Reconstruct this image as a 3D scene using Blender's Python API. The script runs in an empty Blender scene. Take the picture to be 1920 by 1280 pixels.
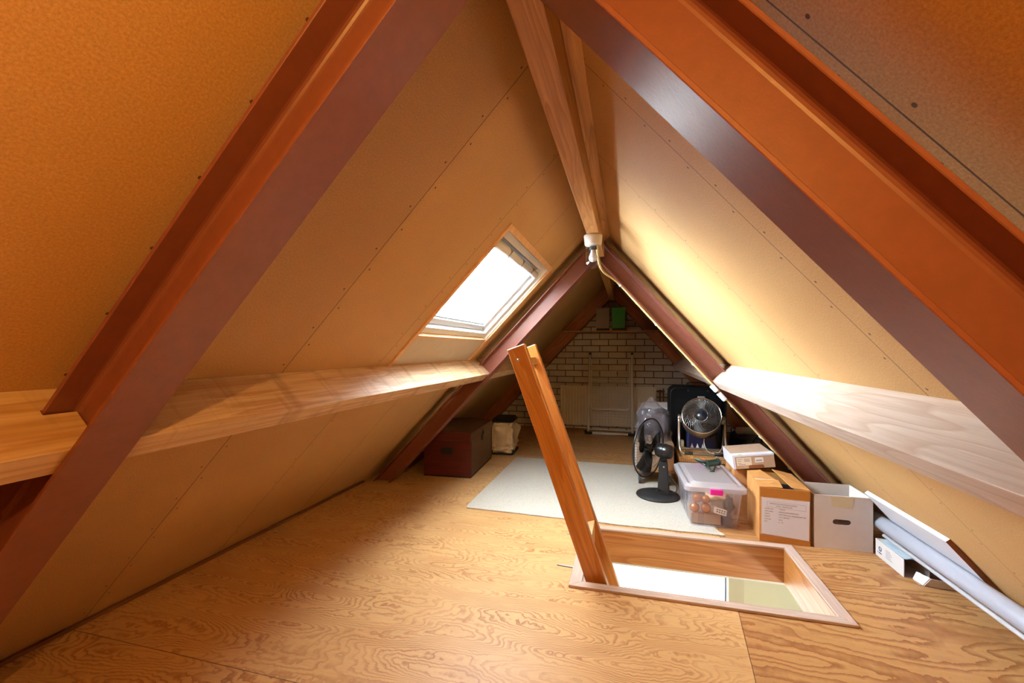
import bpy, math, random
from mathutils import Matrix, Vector
random.seed(7)
sc = bpy.context.scene
COL = sc.collection
R = math.radians
pi = math.pi

# ------------------------------------------------------------------ camera
cam_d = bpy.data.cameras.new('camera'); cam = bpy.data.objects.new('camera', cam_d); COL.objects.link(cam)
cam.location = (0.195, 0.0, 1.06)
cam.rotation_euler = (R(90), 0, R(14.874))
cam_d.sensor_width = 36.0; cam_d.lens = 36.0 * 809.0 / 1920.0
cam_d.shift_y = 14.3 / 1920.0
cam_d.clip_start = 0.02
sc.camera = cam
# ------------------------------------------------------------------ world, light, exposure
SKY = 64.0
w = bpy.data.worlds.new('overcast_sky'); sc.world = w; w.use_nodes = True
bg = w.node_tree.nodes['Background']
# CIE overcast sky: slightly brighter at the zenith than at the horizon, dull ground below
_t = w.node_tree; _tc = _t.nodes.new('ShaderNodeTexCoord'); _sp = _t.nodes.new('ShaderNodeSeparateXYZ'); _t.links.new(_tc.outputs['Generated'], _sp.inputs[0])
_mr = _t.nodes.new('ShaderNodeValToRGB'); _t.links.new(_sp.outputs[2], _mr.inputs[0])
_cr = _mr.color_ramp; _cr.elements[0].position = 0.0; _cr.elements[0].color = (.50, .54, .56, 1); _cr.elements[1].position = 1.0; _cr.elements[1].color = (.70, .76, .80, 1)
_gt = _t.nodes.new('ShaderNodeMath'); _gt.operation = 'GREATER_THAN'; _t.links.new(_sp.outputs[2], _gt.inputs[0]); _gt.inputs[1].default_value = 0.0
_mx = _t.nodes.new('ShaderNodeMix'); _mx.data_type = 'RGBA'; _t.links.new(_gt.outputs[0], _mx.inputs[0]); _mx.inputs[6].default_value = (.05, .049, .045, 1)
_t.links.new(_mr.outputs[0], _mx.inputs[7]); 
# hazy glow of the veiled low sun on the skylight side
_dp = _t.nodes.new('ShaderNodeVectorMath'); _dp.operation = 'DOT_PRODUCT'; _t.links.new(_tc.outputs['Generated'], _dp.inputs[0]); _dp.inputs[1].default_value = (-.992, .05, .11)
_mxx = _t.nodes.new('ShaderNodeMath'); _mxx.operation = 'MAXIMUM'; _t.links.new(_dp.outputs['Value'], _mxx.inputs[0]); _mxx.inputs[1].default_value = 0.0
_pw = _t.nodes.new('ShaderNodeMath'); _pw.operation = 'POWER'; _t.links.new(_mxx.outputs[0], _pw.inputs[0]); _pw.inputs[1].default_value = 5.0
_ad = _t.nodes.new('ShaderNodeMix'); _ad.data_type = 'RGBA'; _ad.blend_type = 'ADD'; _ad.clamp_factor = False; _t.links.new(_pw.outputs[0], _ad.inputs[0])
_t.links.new(_mx.outputs[2], _ad.inputs[6]); _ad.inputs[7].default_value = (1.45, 1.72, 2.02, 1)
_t.links.new(_ad.outputs[2], bg.inputs[0]); bg.inputs[1].default_value = SKY
sc.view_settings.view_transform = 'Standard'; sc.view_settings.look = 'None'
sc.view_settings.exposure = 0.0; sc.view_settings.gamma = 1.0
sc.view_settings.use_curve_mapping = False

def portal(name, M, sx, sy):
    l = bpy.data.lights.new(name, 'AREA'); l.shape = 'RECTANGLE'; l.size = sx; l.size_y = sy
    l.cycles.is_portal = True
    o = bpy.data.objects.new(name, l); o.matrix_world = M; COL.objects.link(o); return o

# ------------------------------------------------------------------ roof frames
RZ = 1.9365
TL, TR = R(46.29), R(48.89)
def frame(side):
    t = TL if side == 'L' else TR
    if side == 'L':
        X = Vector((0, -1, 0)); Y = Vector((-math.cos(t), 0, -math.sin(t))); Z = Vector((math.sin(t), 0, -math.cos(t)))
    else:
        X = Vector((0, 1, 0)); Y = Vector((math.cos(t), 0, -math.sin(t))); Z = Vector((-math.sin(t), 0, -math.cos(t)))
    M = Matrix.Identity(4)
    for i in range(3): M[i][0], M[i][1], M[i][2] = X[i], Y[i], Z[i]
    M[2][3] = RZ
    return M
ML, MR = frame('L'), frame('R')
def RP(side, y, s, d):           # world point from roof coordinates
    M = ML if side == 'L' else MR
    return M @ Vector((-y if side == 'L' else y, s, d))

# ------------------------------------------------------------------ node helpers
def setin(nt, node, key, v):
    s = node.inputs[key]
    if isinstance(v, bpy.types.NodeSocket): nt.links.new(v, s)
    else:
        if hasattr(s.default_value, '__len__') and isinstance(v, (tuple, list)) and len(v) == 3 and len(s.default_value) == 4: v = (*v, 1)
        s.default_value = v
class NB:
    def __init__(s, name):
        s.m = bpy.data.materials.new(name); s.m.use_nodes = True; s.t = s.m.node_tree
        s.b = s.t.nodes['Principled BSDF']; s.out = s.t.nodes['Material Output']
    def n(s, typ, props=None, **kw):
        nd = s.t.nodes.new(typ)
        for k, v in (props or {}).items(): setattr(nd, k, v)
        for k, v in kw.items():
            key = int(k[1:]) if k[0] == '_' else k.replace('_', ' ')
            setin(s.t, nd, key, v)
        return nd
    def math(s, op, a, b=None, c=None):
        nd = s.t.nodes.new('ShaderNodeMath'); nd.operation = op
        for i, v in enumerate((a, b, c)):
            if v is not None: setin(s.t, nd, i, v)
        return nd.outputs[0]
    def coords(s, kind='Object', scale=(1, 1, 1), loc=(0, 0, 0), rot=(0, 0, 0)):
        tc = s.n('ShaderNodeTexCoord'); mp = s.n('ShaderNodeMapping', Scale=scale, Location=loc, Rotation=rot)
        s.t.links.new(tc.outputs[kind], mp.inputs[0]); return mp.outputs[0]
    def noise(s, vec, scale, detail=3, rough=.5, dist=0):
        return s.n('ShaderNodeTexNoise', Vector=vec, Scale=scale, Detail=detail, Roughness=rough, Distortion=dist).outputs[0]
    def ramp(s, fac, stops, interp='LINEAR'):
        r = s.n('ShaderNodeValToRGB', _0=fac); cr = r.color_ramp; cr.interpolation = interp
        while len(cr.elements) < len(stops): cr.elements.new(.5)
        for e, (p, c) in zip(cr.elements, stops): e.position = p; e.color = (*c, 1) if len(c) == 3 else c
        return r.outputs[0]
    def mix(s, f, a, b, mode='MIX'):
        nd = s.n('ShaderNodeMix', {'data_type': 'RGBA', 'blend_type': mode})
        setin(s.t, nd, 0, f); setin(s.t, nd, 6, a); setin(s.t, nd, 7, b); return nd.outputs[2]
    def bump(s, h, strength=.3, dist=.002):
        b = s.n('ShaderNodeBump', Height=h, Strength=strength, Distance=dist)
        s.t.links.new(b.outputs[0], s.b.inputs['Normal'])
    def P(s, **kw):
        for k, v in kw.items(): setin(s.t, s.b, k.replace('_', ' '), v)
        return s
def hexc(h):
    h = h.lstrip('#'); o = []
    for i in (0, 2, 4):
        c = int(h[i:i+2], 16) / 255; o.append(c / 12.92 if c <= .04045 else ((c + .055) / 1.055) ** 2.4)
    return tuple(o)
_pl = {}
def plain(name, col, rough=.5, metal=0, spec=.5, grain=0.0, bump=0.0, gs=40, coat=0):
    if name in _pl: return _pl[name]
    b = NB(name); c = hexc(col)
    if grain or bump:
        v = b.coords(); nz = b.noise(v, gs, 4, .6)
        if grain: b.P(Base_Color=b.ramp(nz, [(.3, tuple(x * (1 - grain) for x in c)), (.7, tuple(min(1, x * (1 + grain)) for x in c))]))
        else: b.P(Base_Color=c)
        if bump: b.bump(nz, bump, .002)
    else: b.P(Base_Color=c)
    b.P(Roughness=rough, Metallic=metal, Specular_IOR_Level=spec, Coat_Weight=coat)
    _pl[name] = b.m; return b.m

# ------------------------------------------------------------------ mesh helpers
class MB:
    def __init__(s): s.v = []; s.f = []; s.sm = []
    def add(s, vs, fs, M=None, smooth=False):
        o = len(s.v)
        for p in vs:
            p = Vector(p); s.v.append(M @ p if M is not None else p)
        for f in fs: s.f.append([o + i for i in f]); s.sm.append(smooth)
        return s
    def box(s, x0, x1, y0, y1, z0, z1, M=None):
        vs = [(x, y, z) for z in (z0, z1) for y in (y0, y1) for x in (x0, x1)]
        return s.add(vs, [(0, 2, 3, 1), (4, 5, 7, 6), (0, 1, 5, 4), (2, 6, 7, 3), (0, 4, 6, 2), (1, 3, 7, 5)], M)
    def hexa(s, vs, M=None):      # 8 verts: bottom 0-3 ccw, top 4-7
        return s.add(vs, [(3, 2, 1, 0), (4, 5, 6, 7), (0, 1, 5, 4), (1, 2, 6, 5), (2, 3, 7, 6), (3, 0, 4, 7)], M)
    def prism(s, poly, z0, z1, M=None, smooth=False):
        n = len(poly); vs = [(p[0], p[1], z0) for p in poly] + [(p[0], p[1], z1) for p in poly]
        fs = [list(range(n))[::-1], list(range(n, 2 * n))]
        s.add(vs, fs, M)
        o = len(s.v) - 2 * n
        for i in range(n):
            j = (i + 1) % n; s.f.append([o + i, o + j, o + n + j, o + n + i]); s.sm.append(smooth)
        return s
    def lathe(s, prof, seg=32, M=None, smooth=True, closed=False):   # prof [(r,z)] about local z
        vs = []; fs = []
        for (r, z) in prof:
            for k in range(seg):
                a = 2 * pi * k / seg; vs.append((r * math.cos(a), r * math.sin(a), z))
        m = len(prof)
        for i in range(m - 1 if not closed else m):
            i2 = (i + 1) % m
            for k in range(seg):
                k2 = (k + 1) % seg; fs.append((i * seg + k, i * seg + k2, i2 * seg + k2, i2 * seg + k))
        if not closed:
            if prof[0][0] > 1e-6: fs.append(tuple(range(seg))[::-1])
            if prof[-1][0] > 1e-6: fs.append(tuple((m - 1) * seg + k for k in range(seg)))
        return s.add(vs, fs, M, smooth)
    def cyl(s, p0, p1, r, seg=16, r2=None, caps=True):
        return s.tube([p0, p1], r, seg, r2=r2, caps=caps)
    def tube(s, pts, r, seg=8, closed=False, r2=None, caps=True, flat=None):
        pts = [Vector(p) for p in pts]; n = len(pts); rings = []
        up = None
        for i, p in enumerate(pts):
            if closed: t = (pts[(i + 1) % n] - pts[i - 1])
            else: t = pts[min(i + 1, n - 1)] - pts[max(i - 1, 0)]
            t.normalize()
            if up is None:
                up = Vector((0, 0, 1)) if abs(t.z) < .9 else Vector((1, 0, 0))
            a = t.cross(up); a.normalize(); bq = a.cross(t); up = bq
            rr = r if r2 is None else r + (r2 - r) * i / max(1, n - 1)
            rings.append([p + a * (rr * math.cos(2 * pi * k / seg)) + bq * ((flat or 1) * rr * math.sin(2 * pi * k / seg)) for k in range(seg)])
        vs = [q for rg in rings for q in rg]; fs = []
        for i in range(n if closed else n - 1):
            j = (i + 1) % n
            for k in range(seg):
                k2 = (k + 1) % seg; fs.append((i * seg + k, i * seg + k2, j * seg + k2, j * seg + k))
        if caps and not closed:
            fs.append(tuple(range(seg))[::-1]); fs.append(tuple((n - 1) * seg + k for k in range(seg)))
        return s.add(vs, fs, None, True)
    def grid(s, fn, nu, nv, M=None, smooth=True, closeu=False):
        vs = [fn(i / (nu if closeu else nu - 1), j / (nv - 1)) for j in range(nv) for i in range(nu)]
        fs = []
        for j in range(nv - 1):
            for i in range(nu if closeu else nu - 1):
                i2 = (i + 1) % nu; fs.append((j * nu + i, j * nu + i2, (j + 1) * nu + i2, (j + 1) * nu + i))
        return s.add(vs, fs, M, smooth)
    def mesh(s, name, Minv=None):
        me = bpy.data.meshes.new(name)
        me.from_pydata([(Minv @ p if Minv is not None else p) for p in s.v], [], s.f)
        me.polygons.foreach_set('use_smooth', s.sm); me.update()
        import bmesh
        bm = bmesh.new(); bm.from_mesh(me); bmesh.ops.recalc_face_normals(bm, faces=bm.faces); bm.to_mesh(me); bm.free()
        return me
WM = {}
def put(name, mb, mat, parent=None, M=None, bevel=0, seg=2, label=None, cat=None, group=None, kind=None, solid=0, local=True):
    """mb is written in the frame M (object matrix); default M is the parent's matrix."""
    PM = WM[parent.name] if parent else Matrix.Identity(4)
    if M is None: M = PM
    me = mb.mesh(name); me.materials.append(mat)
    o = bpy.data.objects.new(name, me); COL.objects.link(o)
    if parent: o.parent = parent; o.matrix_parent_inverse = Matrix.Identity(4); o.matrix_basis = PM.inverted() @ M
    else: o.matrix_basis = M
    WM[o.name] = M.copy()
    if solid:
        sd = o.modifiers.new('solid', 'SOLIDIFY'); sd.thickness = solid; sd.offset = 0
    if bevel:
        bv = o.modifiers.new('bevel', 'BEVEL'); bv.width = bevel; bv.segments = seg; bv.limit_method = 'ANGLE'; bv.angle_limit = R(35)
    tag(o, label, cat, group, kind); return o
def tag(o, label=None, cat=None, group=None, kind=None):
    if label: o['label'] = label
    if cat: o['category'] = cat
    if group: o['group'] = group
    if kind: o['kind'] = kind
    return o
def thing(name, label, cat, loc=(0, 0, 0), rz=0, group=None, M=None):
    o = bpy.data.objects.new(name, None); COL.objects.link(o); o.empty_display_size = .05
    if M is None: M = Matrix.Translation(loc) @ Matrix.Rotation(rz, 4, 'Z')
    o.matrix_basis = M; WM[o.name] = M.copy()
    return tag(o, label, cat, group)
I4 = Matrix.Identity(4)
def text(name, body, size, mat, parent, M, align='LEFT', sx=1.0):
    cu = bpy.data.curves.new(name, 'FONT'); cu.body = body; cu.size = size; cu.align_x = align; cu.align_y = 'CENTER'; cu.extrude = .0002
    tmp = bpy.data.objects.new('tmp', cu); COL.objects.link(tmp)
    dg = bpy.context.evaluated_depsgraph_get(); me = bpy.data.meshes.new_from_object(tmp.evaluated_get(dg))
    bpy.data.objects.remove(tmp); me.name = name
    me.materials.clear(); me.materials.append(mat)
    if sx != 1.0:
        for v in me.vertices: v.co.x *= sx
    o = bpy.data.objects.new(name, me); COL.objects.link(o)
    o.parent = parent; o.matrix_basis = WM[parent.name].inverted() @ M; WM[o.name] = M.copy()
    return o
def axes(o, x, y, z=None):
    x = Vector(x).normalized(); y = Vector(y); y = (y - x * y.dot(x)).normalized(); z = x.cross(y)
    M = Matrix.Identity(4)
    for i in range(3): M[i][0], M[i][1], M[i][2], M[i][3] = x[i], y[i], z[i], o[i]
    return M

# ------------------------------------------------------------------ materials
def wood(name, c1, c2, c3, ax=0, sc_=1.0, rough=.55, knots=0.0, contrast=1.0, streak=None, coat=0.0, bumpy=.15):
    b = NB(name)
    s3 = [10, 10, 10]; s3[ax] = 0.9
    v = b.coords(scale=tuple(x * sc_ for x in s3))
    warp = b.noise(v, .85, 2.5, .5)
    h = b.math('MULTIPLY', warp, 13.0 * contrast)
    fr = b.math('FRACT', h)
    ring = b.ramp(fr, [(0, (0, 0, 0)), (.62, (.45, .45, .45)), (.9, (1, 1, 1)), (1.0, (0, 0, 0))])
    f3 = [90, 90, 90]; f3[ax] = 3
    fine = b.noise(b.coords(scale=tuple(f3)), 1.0, 3, .6)
    c = b.mix(ring, c1, c2)
    c = b.mix(b.ramp(fine, [(.35, (0, 0, 0)), (.72, (.8, .8, .8))]), c, c3)
    if knots:
        vo = b.n('ShaderNodeTexVoronoi', Vector=b.coords(scale=tuple((1.3 if i == ax else 5) * sc_ for i in range(3))), Scale=1.0)
        k = b.ramp(vo.outputs[0], [(0, (1, 1, 1)), (.035, (.9, .9, .9)), (.09, (0, 0, 0))])
        c = b.mix(b.math('MULTIPLY', k, knots), c, tuple(x * .35 for x in c3))
    if streak:
        m = b.noise(b.coords(scale=streak[1]), 1.0, 4, .65)
        c = b.mix(b.ramp(m, [(.52, (0, 0, 0)), (.75, (.8, .8, .8))]), c, streak[0])
    b.P(Base_Color=c, Roughness=rough, Coat_Weight=coat, Coat_Roughness=.25)
    b.bump(b.math('ADD', b.math('MULTIPLY', fine, .6), b.math('MULTIPLY', ring, .3)), bumpy, .0012)
    return b.m

def mat_floor():
    b = NB('plywood_floor')
    tc = b.n('ShaderNodeTexCoord'); sp = b.n('ShaderNodeSeparateXYZ', _0=tc.outputs['Object']); x, y = sp.outputs[0], sp.outputs[1]
    xB = b.math('GREATER_THAN', x, b.math('ADD', .60, b.math('MULTIPLY', b.math('SUBTRACT', y, 1.6), .1)))
    ys = b.math('ADD', 1.15, b.math('MULTIPLY', xB, 1.05))
    iy = b.math('FLOOR', b.math('DIVIDE', b.math('SUBTRACT', y, ys), 3.6)); ix = xB
    pid = b.math('ADD', b.math('MULTIPLY', iy, 7.31), b.math('MULTIPLY', ix, 3.77))
    vec = b.n('ShaderNodeCombineXYZ', _0=x, _1=y, _2=pid).outputs[0]
    mp = b.n('ShaderNodeMapping', _0=vec, Scale=(1.35, 5.2, 1)).outputs[0]
    base = b.noise(mp, 1.0, 1.5, .45)
    mp2 = b.n('ShaderNodeMapping', _0=vec, Scale=(7, 26, 1)).outputs[0]
    wig = b.noise(mp2, 1.0, 2, .55)
    # panel id decides how dense and how dark the figure is
    isC = b.math('GREATER_THAN', y, 4.2)
    isB = xB
    dens = b.math('ADD', 34.0, b.math('MULTIPLY', isB, -20.0))
    zig = b.noise(b.n('ShaderNodeMapping', _0=vec, Scale=(38, 16, 1)).outputs[0], 1.0, 2, .5)
    h = b.math('ADD', b.math('MULTIPLY', base, dens), b.math('MULTIPLY', wig, b.math('ADD', 1.5, b.math('MULTIPLY', isB, -.8))))
    h = b.math('ADD', h, b.math('MULTIPLY', y, 6.0)); h = b.math('ADD', h, b.math('MULTIPLY', zig, b.math('ADD', 1.5, b.math('MULTIPLY', isB, -.9))))
    msk = b.ramp(b.noise(b.n('ShaderNodeMapping', _0=vec, Scale=(2.3, 4.1, 1)).outputs[0], 1.0, 3, .6), [(.38, (.3, .3, .3)), (.62, (1, 1, 1))])
    fr = b.math('FRACT', h)
    line = b.ramp(fr, [(0, (.1, .1, .1)), (.45, (.0, .0, .0)), (.8, (.75, .75, .75)), (.95, (1, 1, 1)), (1.0, (.1, .1, .1))])
    pale = hexc('cfa56f'); dark = hexc('8a4e1e')
    pale2 = hexc('bb8c58'); dark2 = hexc('8a5228')
    cA = b.mix(b.math('MULTIPLY', b.math('MULTIPLY', line, .8), msk), pale, dark)
    cB = b.mix(b.math('MULTIPLY', line, .85), pale2, dark2)
    c = b.mix(b.math('MAXIMUM', isB, b.math('MULTIPLY', isC, .45)), cA, cB)
    blot = b.noise(b.n('ShaderNodeMapping', _0=vec, Scale=(2.2, 7, 1)).outputs[0], 1.0, 3, .6)
    c = b.mix(b.math('MULTIPLY', b.ramp(blot, [(.5, (0, 0, 0)), (.66, (.6, .6, .6))]), b.math('ADD', .25, b.math('MULTIPLY', isB, .6))), c, hexc('91592f'))
    # fine fibres
    fib = b.noise(b.n('ShaderNodeMapping', _0=vec, Scale=(9, 220, 1)).outputs[0], 1.0, 2, .6)
    c = b.mix(b.ramp(fib, [(.45, (0, 0, 0)), (.8, (.25, .25, .25))]), c, hexc('8a5226'))
    # knots
    vo = b.n('ShaderNodeTexVoronoi', Vector=b.n('ShaderNodeMapping', _0=vec, Scale=(1.2, 1.6, 1)).outputs[0], Scale=1.0)
    c = b.mix(b.ramp(vo.outputs[0], [(0, (1, 1, 1)), (.012, (.7, .7, .7)), (.02, (0, 0, 0))]), c, hexc('4a2a16'))
    # seams between the sheets
    wob = b.math('MULTIPLY', b.math('SUBTRACT', b.noise(b.n('ShaderNodeMapping', _0=vec, Scale=(9, 9, 1)).outputs[0], 1.0, 2), .5), .003)
    fy = b.math('ABSOLUTE', b.math('SUBTRACT', y, ys))
    fx = b.math('ABSOLUTE', b.math('SUBTRACT', x, b.math('ADD', .60, b.math('MULTIPLY', b.math('SUBTRACT', y, 1.6), .1))))
    dmin = b.math('ADD', b.math('MINIMUM', fy, fx), wob)
    seam = b.math('LESS_THAN', dmin, .0016)
    c = b.mix(b.math('MULTIPLY', seam, .8), c, hexc('3c2010'))
    b.P(Base_Color=c, Roughness=b.math('ADD', .40, b.math('MULTIPLY', fib, .18)), Specular_IOR_Level=.45)
    b.bump(b.math('ADD', b.math('MULTIPLY', line, .25), b.math('MULTIPLY', fib, .5)), .12, .0012)
    return b.m

def mat_board():          # chipboard roof sheets: local x runs along the attic (|y|), local y down the slope
    b = NB('chipboard_sheet')
    tc = b.n('ShaderNodeTexCoord'); sp = b.n('ShaderNodeSeparateXYZ', _0=tc.outputs['Object'])
    x = b.math('ABSOLUTE', sp.outputs[0]); s = sp.outputs[1]
    c1, c2 = hexc('a87e4a'), hexc('d3a970')
    n1 = b.noise(tc.outputs['Object'], 240, 4, .8); n2 = b.noise(tc.outputs['Object'], 2.2, 4, .6)
    c = b.mix(b.ramp(n1, [(.3, (0, 0, 0)), (.7, (1, 1, 1))]), c1, c2)
    c = b.mix(b.ramp(n2, [(.4, (0, 0, 0)), (.75, (.35, .35, .35))]), c, hexc('ac7e46'))
    st = b.noise(b.coords(scale=(3, 1, 1)), 3.0, 5, .75)
    c = b.mix(b.ramp(st, [(.66, (0, 0, 0)), (.8, (.3, .3, .3))]), c, hexc('7a5330'))
    ph = b.math('DIVIDE', b.math('SUBTRACT', x, .060), .565)
    dist = b.math('SUBTRACT', b.math('MULTIPLY', b.math('FRACT', b.math('ADD', ph, .5)), .565), .2825)
    ad = b.math('ABSOLUTE', dist)
    jit = b.math('MULTIPLY', b.math('SUBTRACT', b.noise(b.coords(scale=(0, 1, 0)), 6.0, 2), .5), .0)
    seam = b.math('LESS_THAN', ad, .0015)
    c = b.mix(b.math('MULTIPLY', seam, .85), c, hexc('3a2412'))
    # screw heads each side of a seam
    sg = b.math('MULTIPLY', b.math('SIGN', dist), .045)
    fs = b.math('ABSOLUTE', b.math('SUBTRACT', b.math('MULTIPLY', b.math('FRACT', b.math('DIVIDE', b.math('ADD', s, sg), .165)), .165), .0825))
    dx = b.math('SUBTRACT', ad, .021)
    r2 = b.math('SQRT', b.math('ADD', b.math('MULTIPLY', dx, dx), b.math('MULTIPLY', fs, fs)))
    hole = b.math('LESS_THAN', r2, .0036)
    c = b.mix(b.math('MULTIPLY', hole, .85), c, hexc('3a1c0c'))
    b.P(Base_Color=c, Roughness=.62, Specular_IOR_Level=.35)
    hh = b.math('SUBTRACT', b.math('MULTIPLY', n1, .35), b.math('MULTIPLY', b.math('MAXIMUM', seam, hole), 1.5))
    b.bump(hh, .25, .0015)
    return b.m

def mat_brick():
    b = NB('white_painted_brick')
    tc = b.n('ShaderNodeTexCoord'); sp = b.n('ShaderNodeSeparateXYZ', _0=tc.outputs['Object'])
    z = b.math('SUBTRACT', sp.outputs[2], 1.272 - .083 * 20); x = b.math('ADD', sp.outputs[0], .378 + .2277 * 20)
    vec = b.n('ShaderNodeCombineXYZ', _0=x, _1=z, _2=0.0).outputs[0]
    br = b.n('ShaderNodeTexBrick', {'offset': .5, 'offset_frequency': 2}, Vector=vec, Color1=(.0, .0, .0, 1), Color2=(1, 1, 1, 1), Mortar=(.5, .5, .5, 1), Scale=1.0,
             Mortar_Size=.0055, Mortar_Smooth=.15, Bias=0.0, Brick_Width=.2277, Row_Height=.083)
    c = b.mix(br.outputs[0], hexc('cbbfae'), hexc('bdae9b'))
    n = b.noise(tc.outputs['Object'], 5, 4, .65)
    c = b.mix(b.ramp(n, [(.5, (0, 0, 0)), (.75, (.5, .5, .5))]), c, hexc('b0957c'))
    c = b.mix(br.outputs[1], c, hexc('4c3c2c'))
    b.P(Base_Color=c, Roughness=.8)
    n2 = b.noise(tc.outputs['Object'], 90, 3, .6)
    b.bump(b.math('SUBTRACT', b.math('MULTIPLY', n2, .25), br.outputs[1]), .8, .005)
    return b.m

def mat_steel(name, col):
    b = NB(name); v = b.coords()
    n = b.noise(v, 30, 4, .65); n2 = b.noise(v, 160, 2, .5); c = hexc(col)
    b.P(Base_Color=b.mix(b.ramp(n, [(.35, (0, 0, 0)), (.7, (1, 1, 1))]), tuple(q * .88 for q in c), c), Roughness=.42, Specular_IOR_Level=.5)
    b.bump(b.math('ADD', n2, b.math('MULTIPLY', n, .6)), .12, .002)
    return b.m

def mat_clear(name, col=(1, 1, 1), transp=.9, diff=None, rough=.05):
    """clear or milky plastic / glass: transparency mixed with gloss and, for plastic, diffuse + translucent"""
    b = NB(name); t = b.t; t.nodes.remove(b.b)
    tr = b.n('ShaderNodeBsdfTransparent', Color=(*col, 1)); gl = b.n('ShaderNodeBsdfGlossy', Color=(1, 1, 1, 1), Roughness=rough)
    fr0 = b.n('ShaderNodeFresnel', IOR=1.45); geo = b.n('ShaderNodeNewGeometry')
    class fr: outputs = [b.math('MULTIPLY', fr0.outputs[0], b.math('SUBTRACT', 1.0, geo.outputs['Backfacing']))]
    body = tr.outputs[0]
    if diff:
        df = b.n('ShaderNodeBsdfDiffuse', Color=(*diff, 1)); tl = b.n('ShaderNodeBsdfTranslucent', Color=(*diff, 1))
        m0 = b.n('ShaderNodeMixShader', _0=.5, _1=df.outputs[0], _2=tl.outputs[0])
        m1 = b.n('ShaderNodeMixShader', _0=transp, _1=m0.outputs[0], _2=tr.outputs[0]); body = m1.outputs[0]
    m2 = b.n('ShaderNodeMixShader', _0=fr.outputs[0], _1=body, _2=gl.outputs[0])
    t.links.new(m2.outputs[0], b.out.inputs[0]); return b.m

MT = {}
MT['floor'] = mat_floor(); MT['board'] = mat_board(); MT['brick'] = mat_brick()
MT['steel'] = mat_steel('oxide_red_steel', '824c3d')
MT['pine_ridge'] = wood('ridge_pine', hexc('cb9858'), hexc('ab7238'), hexc('9c6830'), ax=0, knots=.7)
MT['pine_left'] = wood('rough_sawn_pine', hexc('dcbf98'), hexc('bf9870'), hexc('ad8459'), ax=0, knots=.7, contrast=.6, streak=(hexc('86603c'), (11, 1.5, 1.5)), rough=.5)
MT['pine_right'] = wood('pale_pine', hexc('cfbfaf'), hexc('b79f8c'), hexc('b09782'), ax=0, knots=.6, sc_=.8, rough=.5)
MT['pine_gable'] = wood('gable_pine', hexc('a8622c'), hexc('8c4a20'), hexc('7a3c18'), ax=0, knots=.8)
MT['pine_strut'] = wood('varnished_pine', hexc('cf924c'), hexc('b4702f'), hexc('a8662c'), ax=2, knots=.8, sc_=.7, rough=.38, coat=.25)
MT['pine_hatch'] = wood('hatch_pine', hexc('c68a4c'), hexc('a5642e'), hexc('9a5c28'), ax=0, knots=.8, sc_=.6, rough=.4, coat=.2)
MT['pine_trim'] = wood('whitewashed_trim', hexc('cbb3a4'), hexc('bda394'), hexc('b39a8a'), ax=0, rough=.6)
MT['lining'] = plain('bare_pine_edge', 'd9ab78', .6, grain=.12, gs=30)
MT['white'] = plain('white_lacquer', 'e6ebee', .35)
MT['offwhite'] = plain('cream_lacquer', 'cfc6ae', .4)
MT['greyboard'] = plain('grey_backing_board', 'c2b5a2', .7, grain=.05, gs=12)
MT['black'] = plain('black_plastic', '141416', .3)
MT['blackmatt'] = plain('black_matt_plastic', '1c1d1f', .6)
MT['silver'] = plain('brushed_silver', 'b8b6b2', .28, metal=.9)
MT['zinc'] = plain('zinc_plated_steel', 'a8a8a6', .35, metal=1)
MT['glass'] = mat_clear('window_glass', (.98, .99, .99))
MT['card'] = plain('brown_cardboard', 'b8834e', .75, grain=.08, gs=25)
MT['cardlight'] = plain('pale_cardboard', 'b39478', .75, grain=.06, gs=25)
MT['cardwhite'] = plain('white_cardboard', 'cfc3ba', .65, grain=.03, gs=14)
MT['paper'] = plain('white_paper', 'd6d0d4', .6)
MT['ink'] = plain('grey_ink', '544a56', .7)
MT['navyink'] = plain('navy_ink', '1c2748', .6)
print('materials done')

# ================================================================== STRUCTURE
YN, YF = -1.9, 5.84
SL, SRr = RZ / math.sin(TL), RZ / math.sin(TR)
# floor with the hatch opening
HX0, HX1, HY0, HY1 = -.012, 1.012, 1.953, 2.588
fl = MB()
fl.box(-1.95, 1.8, YN, HY0, -.018, 0); fl.box(-1.95, 1.8, HY1, YF, -.018, 0)
fl.box(-1.95, HX0, HY0, HY1, -.018, 0); fl.box(HX1, 1.8, HY0, HY1, -.018, 0)
put('floor', fl, MT['floor'], kind='structure')
# sloping boards; the left one has the skylight opening
WY0, WY1, WS0, WS1 = 1.860, 2.935, .452, 1.320
def roofboxes(side, name, holes, d0, d1, mat):
    m = MB(); sg = -1 if side == 'L' else 1; S = SL + .05 if side == 'L' else SRr + .05
    def bx(ya, yb, sa, sb):
        xs = sorted((sg * ya, sg * yb)); m.box(xs[0], xs[1], sa, sb, d0, d1)
    if holes:
        bx(YN, WY0, 0, S); bx(WY1, YF, 0, S); bx(WY0, WY1, 0, WS0); bx(WY0, WY1, WS1, S)
    else: bx(YN, YF, 0, S)
    return put(name, m, mat, M=(ML if side == 'L' else MR), kind='structure')
roofboxes('L', 'wall_left', True, -.02, 0, MT['board'])
roofboxes('R', 'wall_right', False, -.02, 0, MT['board'])
gab = [(-1.95, 0), (1.8, 0), (1.8, .05), (0, RZ + .06), (-1.95, .05)]
for nm, y, mt in (('wall_far', YF, MT['brick']), ('wall_near', YN - .1, MT['board'])):
    m = MB(); vs = [(x, y, z) for x, z in gab] + [(x, y + .1, z) for x, z in gab]; n = 5
    m.add(vs, [list(range(5)), list(range(5, 10))[::-1]] + [[i, (i + 1) % n, n + (i + 1) % n, n + i] for i in range(n)])
    put(nm, m, mt, kind='structure')
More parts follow.
